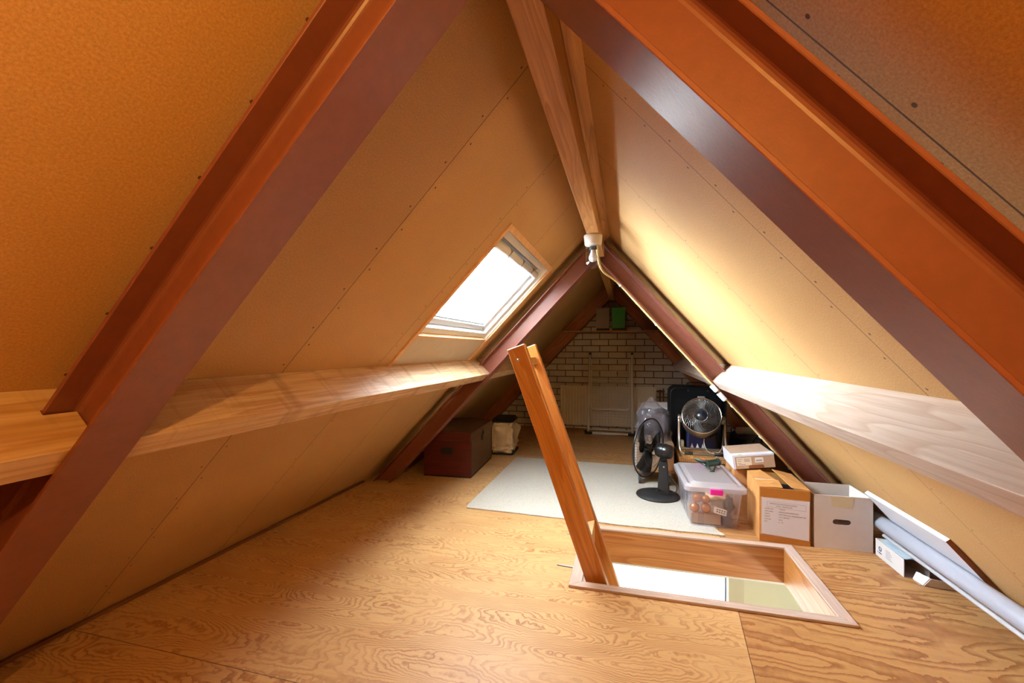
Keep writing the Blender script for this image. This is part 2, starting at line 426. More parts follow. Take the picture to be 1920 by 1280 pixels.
m = MB(); m.box(-1.852, -1.822, YN, 3.02, 0.0, .014); put('baseboard_left', m, plain('shade_dark_batten', '6e4222', .7), kind='structure', bevel=.002)  # batten colour darkened to carry the contact shade along the floor junction

# ---- skylight (window_1)
def reveal(m, d0, d1):
    return m.box(-WY1, -WY0, WS0, WS0 + .014, d0, d1).box(-WY0 - .014, -WY0, WS0 + .014, WS1, d0, d1).box(-WY1, -WY1 + .014, WS0 + .014, WS1, d0, d1)
W1 = put('window_1', reveal(MB(), -.14, -.004), MT['white'], M=ML, kind='structure')
es = MB().box(-WY1 - .010, -WY0 + .012, WS0 - .016, WS0 + .015, -.0035, .007).box(-WY0 - .015, -WY0 + .012, WS0 + .015, WS1, -.0035, .007).box(-WY1 - .010, -WY1 + .006, WS0 + .015, WS1, -.0035, .007)
put('edge_strip', es, MT['lining'], W1)
def ring(m, y0, y1, s0, s1, wd, d0, d1):
    m.box(-y1, -y0, s0, s0 + wd, d0, d1); m.box(-y1, -y0, s1 - wd, s1, d0, d1)
    m.box(-y1, -y1 + wd, s0 + wd, s1 - wd, d0, d1); m.box(-y0 - wd, -y0, s0 + wd, s1 - wd, d0, d1); return m
iy0, iy1 = WY0 + .014, WY1 - .014
put('window_frame', ring(MB(), iy0, iy1, .466, 1.122, .040, -.13, -.022), MT['white'], W1, bevel=.004)
put('sill_strip', MB().box(-iy1, -iy0, 1.122, 1.134, -.06, .001), MT['lining'], W1)
put('backing_panel', MB().box(-iy1, -iy0, 1.134, WS1, -.030, -.0015), MT['greyboard'], W1)
sa = put('sash', ring(MB(), iy0 + .042, iy1 - .042, .508, 1.080, .038, -.12, -.052), MT['white'], W1, bevel=.004)
ring_g = ring(MB(), iy0 + .078, iy1 - .078, .544, 1.044, .010, -.1, -.066)
put('glazing_gasket', ring_g, plain('grey_gasket', '8f989a', .5), W1)
gm = MB(); gm.box(-iy1 + .08, -iy0 - .08, .55, 1.04, -.083, -.079); put('pane', gm, MT['glass'], W1)
vb = MB(); pr = [(.0, -.012)]
vb.tube([ML @ Vector((-iy1 + .06, .548, -.034)), ML @ Vector((-iy0 - .05, .548, -.034))], .024, 20)
put('ventilation_flap', vb, plain('white_flap', 'dde0e2', .3), W1, M=I4)
vb2 = MB(); vb2.box(-iy1 + .055, -iy0 - .055, .496, .508, -.05, -.029); put('vent_slot', vb2, MT['blackmatt'], W1)
for yy in (2.15, 2.42, 2.68):
    cb = MB(); cb.box(-yy - .004, -yy + .004, .522, .574, -.03, -.008); put('flap_clip', cb, MT['zinc'], W1)
bt = MB(); bt.cyl(ML @ Vector((-iy1 + .07, 1.06, -.052)), ML @ Vector((-iy1 + .07, 1.06, -.046)), .007); put('frame_screw', bt, MT['zinc'], W1, M=I4)
portal('skylight_portal', ML @ Matrix.Translation((-(WY0 + WY1) / 2, (.466 + 1.122) / 2, -.16)) , WY1 - WY0, .66)

# ---- purlins
def purlin(side, segs, s0, th, depth, mat, labels):
    sg = -1 if side == 'L' else 1; M = ML if side == 'L' else MR
    for (ya, yb, ta, tb), (lb) in zip(segs, labels):
        a_, b_ = ya - ta, yb + tb
        pl_ = [(a_, depth), (b_, depth)] + ([(b_, .066), (yb, .066), (yb, .054), (b_, .054)] if tb else []) + [(b_, .0005), (a_, .0005)] + ([(a_, .054), (ya, .054), (ya, .066), (a_, .066)] if ta else [])
        m = MB(); m.prism([(sg * y_, d_) for y_, d_ in pl_], s0, s0 + th, M=Matrix(((1, 0, 0, 0), (0, 0, 1, 0), (0, 1, 0, 0), (0, 0, 0, 1))))
        put('purlin', m, mat, M=M, bevel=.0012, label=lb, cat='beam')
NR0, NR1 = .5585, .6725       # near rafters, y range
FR0, FR1 = 3.055, 3.169       # far rafters
purlin('L', [(YN, NR0 - .001, 0, .052), (NR1 + .001, FR0 - .001, 0, .052), (FR1 + .001, 5.64, 0, 0)], 1.3206, .066, .157, MT['pine_left'],
       ['orange-lit timber purlin end running into the near left steel rafter', 'long rough-sawn timber purlin with dark saw marks below the skylight', 'shaded timber purlin behind the far left steel rafter'])
purlin('R', [(YN, NR0 - .001, 0, .052), (NR1 + .001, FR0 - .001, 0, .052), (FR1 + .001, 5.64, 0, 0)], 1.3040, .0645, .157, MT['pine_right'],
       ['pale timber purlin outside the near right steel rafter', 'long pale whitish pine purlin along the right roof slope above the boxes', 'short shaded purlin between far right steel rafter and brick gable'])

# ---- steel rafters: I section swept down the slope
def rafter(side, y0, label):
    sg = -1 if side == 'L' else 1; M = ML if side == 'L' else MR; t = TL if side == 'L' else TR
    wdt, do, di, tf, tw, rf = .114, .056, .166, .0075, .007, .011
    c = wdt / 2; a = tw / 2
    def fil(cx, cy, a0):
        return [(cx + rf * math.cos(R(a0 - k * 22.5)), cy + rf * math.sin(R(a0 - k * 22.5))) for k in range(5)]
    P = [(-c, do), (-c, do + tf)]
    P += [(-a - rf + rf * math.sin(R(k * 22.5)), do + tf + rf - rf * math.cos(R(k * 22.5))) for k in range(5)]
    P += [(-a - rf + rf * math.cos(R(k * 22.5)), di - tf - rf + rf * math.sin(R(k * 22.5))) for k in range(5)]
    P += [(-c, di - tf), (-c, di)]
    P += [(-x, d) for x, d in reversed(P)]
    ym = y0 + c
    vs = []; n = len(P)
    for e in range(2):
        for x, d in P:
            s = math.tan(t) * d + .0005 if e == 0 else (RZ - math.cos(t) * d) / math.sin(t)
            vs.append((sg * (ym + x), s, d))
    m = MB(); m.add(vs, [list(range(n)), list(range(n, 2 * n))[::-1]] + [[i, (i + 1) % n, n + (i + 1) % n, n + i] for i in range(n)])
    put('steel_rafter', m, MT['steel'], M=M, bevel=.0012, seg=1, label=label, cat='beam')
rafter('L', NR0, 'near left red-brown painted steel rafter, large in the foreground')
rafter('R', NR0, 'near right red-brown painted steel rafter crossing the upper right foreground')
rafter('L', FR0, 'far left red-brown steel rafter behind the skylight, standing beside the old chest')
rafter('R', FR0, 'far right red-brown steel rafter carrying the cream cable')

# ---- ridge beam and ridge board
def ridge(ya, yb, lb):
    L = yb - ya; M = Matrix.Translation((.013, ya, 1.70)) @ Matrix.Rotation(pi / 2, 4, 'Z')
    m = MB(); hw = .033
    m.prism([(-hw + .002, 0), (hw, 0), (hw, .19), (0, .205), (-hw - .003, .19), (-hw - .003, .010)], 0, L, M=Matrix(((0, 0, 1, 0), (-1, 0, 0, 0), (0, 1, 0, 0), (0, 0, 0, 1))))
    put('ridge_beam', m, MT['pine_ridge'], M=M, bevel=.002, label=lb, cat='beam')
ridge(NR1 + .005, FR0 - .003, 'knotty pine ridge beam running overhead to the lamp')
ridge(FR1 + .003, 5.78, 'dark far end of the ridge beam behind the lamp')
ridge(YN, NR0 - .005, 'pine ridge beam above and behind the viewer')
m = MB(); m.prism([(.0735, .0005), (.1285, .0005), (.1285, .0490)], NR1 + .004, FR0 - .004, M=Matrix(((0, 0, 1, 0), (1, 0, 0, 0), (0, 1, 0, 0), (0, 0, 0, 1))))
put('ridge_board', m, MT['pine_ridge'], M=MR, label='thin pine board fixed beside the ridge beam on the right slope', cat='board')

# ---- gable timbers and shelf
def gable_timber(side, dd, w_, lb):
    sg = -1 if side == 'L' else 1; M = ML if side == 'L' else MR; t = TL if side == 'L' else TR
    y0, y1 = 5.66, 5.835; vs = []
    for yy in (y0, y1):
        for (d, e) in ((.001, 0), (dd, 0), (dd, 1), (.001, 1)):
            s = math.tan(t) * d + .001 if e == 0 else (RZ - math.cos(t) * d) / math.sin(t)
            vs.append((sg * yy, s, d))
    # local x must be grain direction: rotate frame so that x runs down the slope
    Rm = Matrix(((0, -1, 0, 0), (1, 0, 0, 0), (0, 0, 1, 0), (0, 0, 0, 1)))
    m = MB(); m.hexa([Rm.inverted() @ Vector(v) for v in vs])
    o = put('gable_rafter', m, MT['pine_gable'], M=M @ Rm, bevel=.003, label=lb, cat='beam'); return o
gable_timber('L', .152, 0, 'dark reddish timber rafter on the left edge of the brick gable')
gr = gable_timber('R', .120, 0, 'orange timber rafter with knots on the right edge of the brick gable')
for (s_, d_) in ((1.02, .07), (1.43, .06)):
    p = RP('R', 5.655, s_, d_); mm = MB(); mm.cyl(p, p + Vector((0, .006, 0)), .009); put('bolt_head', mm, MT['zinc'], gr, M=I4)
m = MB(); m.box(-.60, .585, 5.46, 5.655, 1.276, 1.290)
put('wall_shelf', m, MT['pine_ridge'], label='narrow wooden shelf spanning the gable under the ridge', cat='shelf', bevel=.001)
def crate(x, mat, lb):
    t = thing('storage_box', lb, 'box', (x, 5.60, 1.2905), group=None); h = .29
    m = MB(); a, b_ = .075, .083
    m.add([(-a, -a, .03), (a, -a, .03), (a, a * .4, .03), (-a, a * .4, .03), (-b_, -b_, h), (b_, -b_, h), (b_, b_ * .4, h), (-b_, b_ * .4, h)],
          [(0, 1, 5, 4), (1, 2, 6, 5), (2, 3, 7, 6), (3, 0, 4, 7), (3, 2, 1, 0)])
    put('body', m, mat, t, solid=.004)
    m = MB(); m.box(-b_ - .004, b_ + .004, -b_ - .004, b_ * .4 + .004, h - .02, h); put('lid', m, mat, t, bevel=.003)
    m = MB(); m.box(-a - .003, a + .003, -a - .003, a * .4 + .003, 0, .03); put('base', m, MT['blackmatt'], t, bevel=.002)
crate(-.095, plain('taupe_plastic', '8a7a6c', .5), 'grey-brown storage box on the gable shelf, left of the green one')
crate(.098, plain('green_plastic', '1f8a34', .45), 'green storage box on the gable shelf')

# ---- joist hanger on the far right purlin
jh = MB()
for (sa_, sb_, da, db) in ((1.300, 1.3035, .02, .160), (1.3690, 1.3725, .02, .160), (1.300, 1.3725, .1575, .161)):
    jh.box(5.50, 5.655, sa_, sb_, da, db)
put('joist_hanger', jh, MT['zinc'], M=MR, label='grey galvanised hanger holding the purlin at the gable rafter', cat='bracket')

# ================================================================== HATCH
t = thing('hatch_lining', 'pine-boarded floor hatch lining around the open stairwell', 'hatch', (.5, 2.27, 0))
D = -.178
def hb(name, x0, x1, y0, y1, alongy=False):
    Rz = Matrix.Rotation(pi / 2, 4, 'Z') if alongy else I4
    m = MB(); m.box(x0, x1, y0, y1, D, -.0005)
    m.v = [Rz.inverted() @ v for v in m.v]; put(name, m, MT['pine_hatch'], t, M=Rz, bevel=.001)
hb('side_board', 0, 1.0, HY1 - .012, HY1 + .008); hb('side_board', 0, 1.0, HY0 - .008, HY0 + .012)
hb('end_board', HX1 - .012, HX1 + .008, HY0 - .008, HY1 + .008, True); hb('end_board', HX0 - .008, HX0 + .012, HY0 - .008, HY1 + .008, True)
def trimpiece(poly, alongy):
    m = MB(); m.prism(poly, .0005, .012); Rz = Matrix.Rotation(pi / 2, 4, 'Z') if alongy else I4
    m.v = [Rz.inverted() @ v for v in m.v]; put('trim_board', m, MT['pine_trim'], t, M=Rz, bevel=.002)
ox0, ox1, oy0, oy1, ix0, ix1, iy0_, iy1_ = -.055, 1.048, 1.919, 2.618, .0, 1.0, 1.966, 2.574
trimpiece([(ox0, oy0), (ox1, oy0), (ix1, iy0_), (ix0, iy0_)], False); trimpiece([(ox1, oy1), (ox0, oy1), (ix0, iy1_), (ix1, iy1_)], False)
trimpiece([(ox0, oy1), (ox0, oy0), (ix0, iy0_), (ix0, iy1_)], True); trimpiece([(ox1, oy0), (ox1, oy1), (ix1, iy1_), (ix1, iy0_)], True)
m = MB(); m.box(-.004, 1.004, 1.962, 1.968, D - .006, D); m.box(-.004, 1.004, 2.572, 2.578, D - .006, D); m.box(.994, 1.0, 1.968, 2.572, D - .010, D); put('lower_edge', m, MT['white'], t)

# ---- folding stair stringers standing up through the hatch
t = thing('stair_stringers', 'pair of orange varnished pine stringers leaning up out of the floor hatch', 'stairs', (.05, 2.1, 0))
ang = R(19.45); A = Vector((-.352, 0, 1.028))
def stringer_M(y): return Matrix.Translation((A.x, y, A.z)) @ Matrix.Rotation(-ang, 4, 'Y')
SW = .091
for nm, y, L in (('stringer', 2.000, 1.46), ('stringer', 2.250, 1.46)):
    m = MB(); m.box(0, SW, 0, .042, -L, .030)
    put(nm, m, MT['pine_strut'], t, M=stringer_M(y), bevel=.005, seg=3)
m = MB(); m.prism([(.015, -.925), (.086, -.925), (.038, -1.065), (.015, -1.065)], .0425, .2495, M=Matrix(((1, 0, 0, 0), (0, 0, 1, 0), (0, 1, 0, 0), (0, 0, 0, 1)))); put('spacer_board', m, MT['lining'], t, M=stringer_M(2.0), bevel=.002)
m = MB(); m.box(.040, .072, .0425, .2495, -.075, -.035); put('spacer_block', m, MT['pine_ridge'], t, M=stringer_M(2.0), bevel=.002)
Ms = stringer_M(2.0)
for q in ((.038, -.035),):
    m = MB(); m.cyl(Ms @ Vector((q[0], -.006, q[1])), Ms @ Vector((q[0], 0, q[1])), .0075, 6); m.cyl(Ms @ Vector((q[0], -.009, q[1])), Ms @ Vector((q[0], -.006, q[1])), .004, 12)
    put('bolt', m, MT['zinc'], t, M=I4)
# two steel catches on the floor left of the hatch
for i, (p, q, lb) in enumerate((((-.134, 2.105), (-.050, 2.088), 'flat steel catch on the floor at the front left of the hatch'), ((-.136, 2.478), (-.056, 2.468), 'flat steel catch on the floor behind the stringers'))):
    m = MB(); a = Vector((*p, .0095)); b_ = Vector((*q, .016)); m.hexa([a + Vector(q) for q in ((0, -.006, -.0085), (.088, -.013, -.0085), (.088, -.001, -.0085), (0, .006, -.0085), (0, -.006, -.004), (.088, -.013, -.004), (.088, -.001, -.004), (0, .006, -.004))])
    put('hatch_catch', m, plain('galvanised_strip', 'a9aaaa', .4), M=I4, label=lb, cat='catch')

# ---- room under the hatch
lw = plain('stairwell_wall_paint', 'dedac2', .7)
LX0, LX1, LY0, LY1, LZ = -1.4, 2.3, -.3, 3.34, -2.6
def wallbox(nm, *a, mat=lw, **k): put(nm, MB().box(*a), mat, kind='structure', **k)
cl = MB(); cl.box(LX0, LX1, LY0, HY0 - .01, D - .02, D); cl.box(LX0, LX1, HY1 + .01, LY1, D - .02, D); cl.box(LX0, HX0 - .01, HY0 - .01, HY1 + .01, D - .02, D); cl.box(HX1 + .01, LX1, HY0 - .01, HY1 + .01, D - .02, D)
put('ceiling', cl, MT['white'], kind='structure')
wallbox('wall_stairwell_left', LX0 - .05, LX0, LY0, LY1, LZ, D); wallbox('wall_stairwell_right', LX1, LX1 + .05, LY0, LY1, LZ, D)
wallbox('wall_stairwell_front', LX0, LX1, LY0 - .05, LY0, LZ, D); wallbox('floor_stairwell', LX0, LX1, LY0, LY1, LZ - .05, LZ, mat=plain('landing_carpet', 'a09484', .9))
bw = MB(); WX0, WX1, WZ0, WZ1 = -.45, .885, -1.15, -.50
bw.box(LX0, LX1, LY1, LY1 + .08, LZ, WZ0); bw.box(LX0, LX1, LY1, LY1 + .08, WZ1, D); bw.box(LX0, WX0, LY1, LY1 + .08, WZ0, WZ1); bw.box(WX1, LX1, LY1, LY1 + .08, WZ0, WZ1)
put('wall_stairwell_back', bw, lw, kind='structure')
W2 = put('window_2', MB().box(WX1, WX1 + .10, LY1 - .022, LY1, WZ0 - .1, WZ1 + .1).box(WX0 - .1, WX0, LY1 - .022, LY1, WZ0 - .1, WZ1 + .1).box(WX0, WX1, LY1 - .022, LY1, WZ1, WZ1 + .1).box(WX0, WX1, LY1 - .022, LY1, WZ0 - .1, WZ0),
         MT['offwhite'], kind='structure', bevel=.003)
put('gasket', MB().box(WX1 - .012, WX1 - .004, LY1 + .02, LY1 + .04, WZ0, WZ1), MT['blackmatt'], W2)
put('pane', MB().box(WX0, WX1, LY1 + .045, LY1 + .049, WZ0, WZ1), MT['glass'], W2)
portal('stairwell_window_portal', Matrix.Translation(((WX0 + WX1) / 2, LY1 + .09, (WZ0 + WZ1) / 2)) @ Matrix.Rotation(R(90), 4, 'X') @ Matrix.Rotation(pi, 4, 'Y').inverted() @ Matrix.Rotation(pi, 4, 'Y'), WX1 - WX0, WZ1 - WZ0)
# ---- bulkhead lamps on the ridge beam
def bulkhead(lb, M, power=0):      # local -z points away from the mount
    t = thing('bulkhead_lamp', lb, 'lamp', M=M)
    m = MB(); m.lathe([(.050, 0), (.052, -.004), (.046, -.052), (.044, -.056), (.0, -.056)][::-1], 40); put('lamp_base', m, MT['ceramic'], t)
    m = MB(); m.lathe([(.0, -.062), (.018, -.062), (.020, -.080), (.014, -.082)][::-1], 24); put('bulb_socket', m, MT['blackmatt'], t)
    m = MB(); pr = [(.0405, -.054), (.0405, -.14)] + [(.0405 * math.cos(R(a)), -.148 - .0405 * math.sin(R(a))) for a in range(0, 91, 10)]
    pr = pr + [(max(0, r_ - .0018), z_ + (.0018 if r_ < .02 else 0)) for r_, z_ in reversed(pr)]; m.lathe(pr, 40, closed=True); put('glass_cover', m, MT['glasslamp'], t)
    m = MB(); m.lathe([(.013, -.078), (.013, -.092), (.018, -.106), (.0245, -.122), (.0245, -.132), (.018, -.143), (.008, -.148), (0, -.149)], 28)
    bu = put('bulb', m, MT['bulb_on'] if power else MT['bulb_off'], t)
    return t
MT['ceramic'] = plain('cream_ceramic', 'ddd2c0', .35)
MT['glasslamp'] = mat_clear('lamp_glass', (.96, .96, .96), rough=.02)
MT['bulb_off'] = plain('opal_bulb', 'e6e2dc', .25)
bo = NB('lit_bulb'); bo.P(Emission_Color=(1, .53, .125, 1), Emission_Strength=2050.0); MT['bulb_on'] = bo.m
bulkhead('bulkhead lamp with clear glass cover and unlit bulb hanging from the ridge beam', Matrix.Translation((.013, 2.462, 1.699)))
bulkhead('lit warm bulkhead lamp on the right slope behind the viewer', MR @ Matrix.Translation((-.50, .55, .001)) @ Matrix.Rotation(pi, 4, 'X'), 62.0)

# ---- cream cable on the far right rafter
cb = thing('cable', 'cream cable with clips running down the far right steel rafter from the lamp', 'cable', (.06, 2.46, 1.65))
cy = FR0 - .004
pts = [Vector((.034, 2.468, 1.650)), Vector((.034, 2.50, 1.62)), Vector((.036, 2.66, 1.575)), Vector((.058, 2.86, 1.553))]
def smooth(pts, n=6):
    out = []
    for i in range(len(pts) - 1):
        p0 = pts[max(0, i - 1)]; p1 = pts[i]; p2 = pts[i + 1]; p3 = pts[min(len(pts) - 1, i + 2)]
        for k in range(n):
            t_ = k / n
            out.append(.5 * ((2 * p1) + (p2 - p0) * t_ + (2 * p0 - 5 * p1 + 4 * p2 - p3) * t_ ** 2 + (-p0 + 3 * p1 - 3 * p2 + p3) * t_ ** 3))
    out.append(pts[-1]); return out
sd = lambda s_, d_=.1738, y_=FR0 + .001: RP('R', y_, s_, d_)
sA = [.40, .60, .80, 1.0, 1.18, 1.27, 1.36]
path = pts + [sd(x) for x in sA] + [sd(1.5), sd(1.9), sd(2.25)]
m = MB(); m.tube(smooth([Vector(p) for p in path]), .0068, 10)
put('cable_sheath', m, plain('cream_pvc', 'd9c184', .4), cb, M=I4)
for s_ in (.43, .79, 1.14, 1.50, 1.75, 2.0):
    m = MB(); m.box(FR0 - .002, FR0 + .030, s_ - .009, s_ + .009, .1665, .1685); m.box(FR0 - .003, FR0 + .015, s_ - .007, s_ + .007, .1805, .183); m.box(FR0 + .0135, FR0 + .016, s_ - .007, s_ + .007, .1685, .183); m.box(FR0 - .004, FR0 - .0015, s_ - .007, s_ + .007, .1685, .183)
    put('cable_clip', m, MT['white'], cb, M=MR, bevel=.001)
for s_, l_, nm in ((1.345, .050, 'socket'), (1.415, .060, 'plug')):
    m = MB(); m.box(FR0 - .014, FR0 + .030, s_ - l_ / 2, s_ + l_ / 2, .1668, .196)
    put(nm, m, MT['white'], cb, M=MR, bevel=.006, seg=3)

# ================================================================== FAR END
# radiator
t = thing('radiator', 'cream panel radiator on the brick gable behind the drying rack', 'radiator', (-.05, 5.80, .07))
m = MB()
nx, x0, x1, z0, z1 = 31, -.61, .61, 0, .50
prof = []
for i in range(nx):
    xa = x0 + (x1 - x0) * i / nx; p_ = (x1 - x0) / nx
    prof += [(xa + .1 * p_, -.052), (xa + .18 * p_, -.058), (xa + .82 * p_, -.058), (xa + .9 * p_, -.052)]
prof = [(x0, -.03), (x0, -.052)] + prof + [(x1, -.052), (x1, -.03)]
m.prism(prof, z0, z1); put('panel', m, MT['offwhite'], t)
m = MB(); m.box(x0, x1, -.060, -.028, z1, z1 + .008); m.box(x0, x1, -.060, -.028, z0 - .008, z0); put('seam_strip', m, MT['offwhite'], t, bevel=.002)
for xx in (-.4, .4):
    m = MB(); m.box(xx - .02, xx + .02, -.03, .038, .05, .45); put('bracket', m, MT['offwhite'], t)
m = MB(); m.tube([(x1, -.04, .455), (x1 + .10, -.04, .455)], .009, 12); m.tube([(x1 + .045, -.04, .475), (x1 + .045, -.04, -.0695)], .0085, 12); m.cyl((x1 + .03, -.04, .455), (x1 + .062, -.04, .455), .017)
put('valve_pipe', m, plain('copper_brass', '8a5a3a', .35, metal=.8), t)
m = MB(); m.cyl((x1 + .10, -.04, .455), (x1 + .165, -.04, .455), .021, 20); put('thermostat_knob', m, MT['white'], t, bevel=.003)
m = MB(); m.tube([(x1 + .085, -.02, .49), (x1 + .085, -.02, -.0695)], .008, 10); put('pipe', m, plain('copper_brass', '8a5a3a'), t)

# drying rack
t = thing('drying_rack', 'folded white metal clothes drying rack leaning on the radiator', 'rack', (0, 5.6, 0))
MW = plain('white_wire', 'dcd8cc', .35)
X0, X1 = -.268, .262
yb, yt = 5.46, 5.71
def Yz(z): return yb + (yt - yb) * z / 1.0
def rk(x, z, dy=0): return Vector((x, Yz(z) + dy, z))
for xx in (X0, X1):
    m = MB(); m.tube([rk(xx, .02), rk(xx, .985)], .0125, 10); put('upright', m, MW, t, M=I4)
    m = MB(); m.tube([rk(xx, .97), rk(xx, 1.012)], .011, 10); put('end_cap', m, MT['blackmatt'], t, M=I4)
m = MB(); L_ = [rk(X0 + .028, .93, -.022), rk(X0 + .028, .36, -.022), rk(X0 + .035, .325, -.022), rk(X0 + .07, .305, -.022), rk(X1 - .07, .305, -.022), rk(X1 - .035, .325, -.022), rk(X1 - .028, .36, -.022), rk(X1 - .028, .93, -.022)]
m.tube(L_, .009, 10); m.tube([rk(X0, .93), rk(X1, .93)], .005, 8); put('inner_frame', m, MW, t, M=I4)
m = MB()
for k in range(19):
    z = .36 + k * .0205; m.tube([rk(X0 + .01, z, -.012), rk(X1 - .01, z, -.012)], .0026, 6)
for z in (.20, .235, .27, .66, .78): m.tube([rk(X0 + .01, z, -.01), rk(X1 - .01, z, -.01)], .003, 6)
put('drying_wires', m, MW, t, M=I4)
m = MB(); m.tube([(X0 - .02, 5.44, .020), (X1 + .02, 5.44, .020)], .012, 10); m.tube([(X0, 5.46, .06), (X1, 5.46, .06)], .006, 8); put('foot_bar', m, MW, t, M=I4)
for xx, sg in ((X0, -1), (X1, 1)):
    m = MB(); m.tube([(xx + sg * .035, 5.47, .034), (xx + sg * .03, 5.44, .019), (xx - sg * .05, 5.44, .0185)], .0165, 12); put('foot_cap', m, MT['blackmatt'], t, M=I4)

# old chest
t = thing('wooden_chest', 'old red and brown wooden chest beside the far left rafter', 'chest', (-1.262, 3.66, 0), R(3))
MRc = wood('red_painted_chest', hexc('5c1610'), hexc('4a100c'), hexc('34100c'), ax=0, rough=.5)
MBc = wood('brown_chest_wood', hexc('5a3826'), hexc('48291c'), hexc('3a2016'), ax=1, rough=.38)
hx, hy = .205, .34
m = MB(); m.box(-hx, hx, -hy, -hy + .02, .015, .300); put('end_panel', m, MRc, t, bevel=.002)
m = MB(); m.box(-hx, hx, hy - .02, hy, .015, .300); put('end_panel', m, MRc, t, bevel=.002)
for xa_, xb_ in ((hx - .018, hx), (-hx, -hx + .018)):
    m = MB(); m.box(xa_, xb_, -hy + .02, hy - .02, .015, .300); put('side_panel', m, MBc, t)
m = MB(); m.box(-hx, hx, -hy, hy, 0, .015); put('bottom_board', m, plain('dark_chest_base', '241511', .6), t, bevel=.002)
def lidp(xa): return .088 * (1 - (xa / .235) ** 2) * .6 + .333
poly = [(-hx - .004, .302), (hx + .004, .302)] + [(x_, .372 + .016 * math.cos(x_ / hx * pi / 2)) for x_ in [hx + .004 - i * (2 * hx + .008) / 10 for i in range(11)]]
MZ = Matrix(((1, 0, 0, 0), (0, 0, 1, 0), (0, 1, 0, 0), (0, 0, 0, 1)))
m = MB(); m.prism(poly, -hy - .004, hy + .004, M=MZ); ld = put('lid', m, MBc, t, bevel=.003)
m = MB(); m.box(-hx, hx, -hy - .0075, -hy - .0035, .304, .368); put('lid_end_board', m, MRc, ld)
m = MB(); m.box(-.055, .05, -hy - .004, -hy + .001, .19, .245); m.tube([(-.045, -hy - .006, .235), (-.03, -hy - .02, .215), (.02, -hy - .02, .215), (.035, -hy - .006, .235)], .005, 8); put('handle_plate', m, MT['blackmatt'], t)
m = MB(); m.box(hx, hx + .004, -.03, .03, .305, .350); m.box(hx, hx + .006, -.02, .02, .25, .3); m.tube([(hx + .008, -.012, .30), (hx + .016, 0, .325), (hx + .008, .012, .30)], .004, 8); put('latch', m, MT['blackmatt'], t)
for yy in (-hy + .004, hy - .016):
    m = MB(); m.box(hx + .0002, hx + .003, yy, yy + .012, .02, .30); put('corner_strap', m, plain('dark_iron', '3a2a22', .5), t)

# crumpled storage bag
def blob(fn_r, cx, cy_, cz, nu, nv, seed, amp, freq):
    from mathutils import noise as N
    def f(u, v):
        th = 2 * pi * u; ph = pi * (v - .5)
        p = Vector((math.cos(th) * math.cos(ph), math.sin(th) * math.cos(ph), math.sin(ph)))
        e = .32
        q = Vector([math.copysign(abs(c_) ** e[i] if isinstance(e, tuple) else abs(c_) ** e, c_) for i, c_ in enumerate(p)])
        q = Vector((q.x * fn_r[0], q.y * fn_r[1], q.z * fn_r[2]))
        n_ = N.turbulence_vector(q * freq + Vector((seed, 0, 0)), 3, True)
        q += p * (abs(n_.x) - .5) * amp
        return (q.x + cx, q.y + cy_, q.z + cz)
    return f
t = thing('storage_bag', 'clear-sided storage bag of crumpled beige cloth with dark top behind the chest', 'bag', (-1.03, 4.32, 0), R(4))
m = MB(); m.grid(blob((.117, .172, .162), 0, 0, .166, 96, 60, 3.1, .07, 13), 96, 60, closeu=True)
put('beige_contents', m, plain('crumpled_beige_cloth', 'd8c6a6', .8, grain=.15, gs=14, bump=.5), t)
def rrect(hx_, hy_, r_, n_=5):
    o = []
    for cx_, cy__, a0 in ((hx_ - r_, hy_ - r_, 0), (-hx_ + r_, hy_ - r_, 90), (-hx_ + r_, -hy_ + r_, 180), (hx_ - r_, -hy_ + r_, 270)):
        for k in range(n_ + 1):
            a = R(a0 + 90 * k / n_); o.append((cx_ + r_ * math.cos(a), cy__ + r_ * math.sin(a)))
    return o
navyc = plain('black_bag_cloth', '15161c', .7, grain=.2)
m = MB(); m.prism(rrect(.118, .172, .05), .322, .340); m.prism(rrect(.10, .155, .04), .340, .358); put('top_panel', m, navyc, t, bevel=.008)
m = MB(); m.prism(rrect(.122, .176, .04), .001, .016); put('bottom_panel', m, navyc, t, bevel=.004)

# ================================================================== RUG
def mat_rug():
    b = NB('offwhite_berber'); v = b.coords()
    n1 = b.noise(b.coords(scale=(1, 4, 1)), 90, 3, .7); n2 = b.noise(b.coords(scale=(1, 3, 1)), 30, 3, .6)
    c = b.mix(b.ramp(n1, [(.35, (0, 0, 0)), (.65, (1, 1, 1))]), hexc('b2ac9e'), hexc('cfccc2'))
    c = b.mix(b.ramp(n2, [(.62, (0, 0, 0)), (.70, (.6, .6, .6))]), c, hexc('978e7a'))
    vo = b.n('ShaderNodeTexVoronoi', Vector=b.coords(scale=(4, 6, 1)), Scale=1.0)
    c = b.mix(b.ramp(vo.outputs[0], [(0, (.8, .8, .8)), (.03, (.6, .6, .6)), (.05, (0, 0, 0))]), c, hexc('6a6152'))
    b.P(Base_Color=c, Roughness=.95); b.bump(n1, .6, .004); return b.m
m = MB(); from mathutils import noise as MN
def edgew(p): return .006 * MN.noise(Vector((p * 9, 0, 3)))
N_ = 60; poly = []
for k in range(N_): x_ = -.835 + (1.545) * k / N_; poly.append((x_, 2.668 + .055 * max(0, 1 - (x_ + .835) / 1.0) * .6 + edgew(x_)))
poly += [(.735, 2.668), (.700, 2.74)]
for k in range(40): poly.append((.70 - .02 * k / 40 + edgew(k * .1) * .5, 2.74 + 1.30 * k / 40))
for k in range(50): poly.append((.68 - 1.525 * k / 50, 4.045 + .035 * k / 50 + edgew(k * .13)))
for k in range(40): poly.append((-.845 + edgew(k * .17) * .4, 4.08 - 1.38 * k / 40))
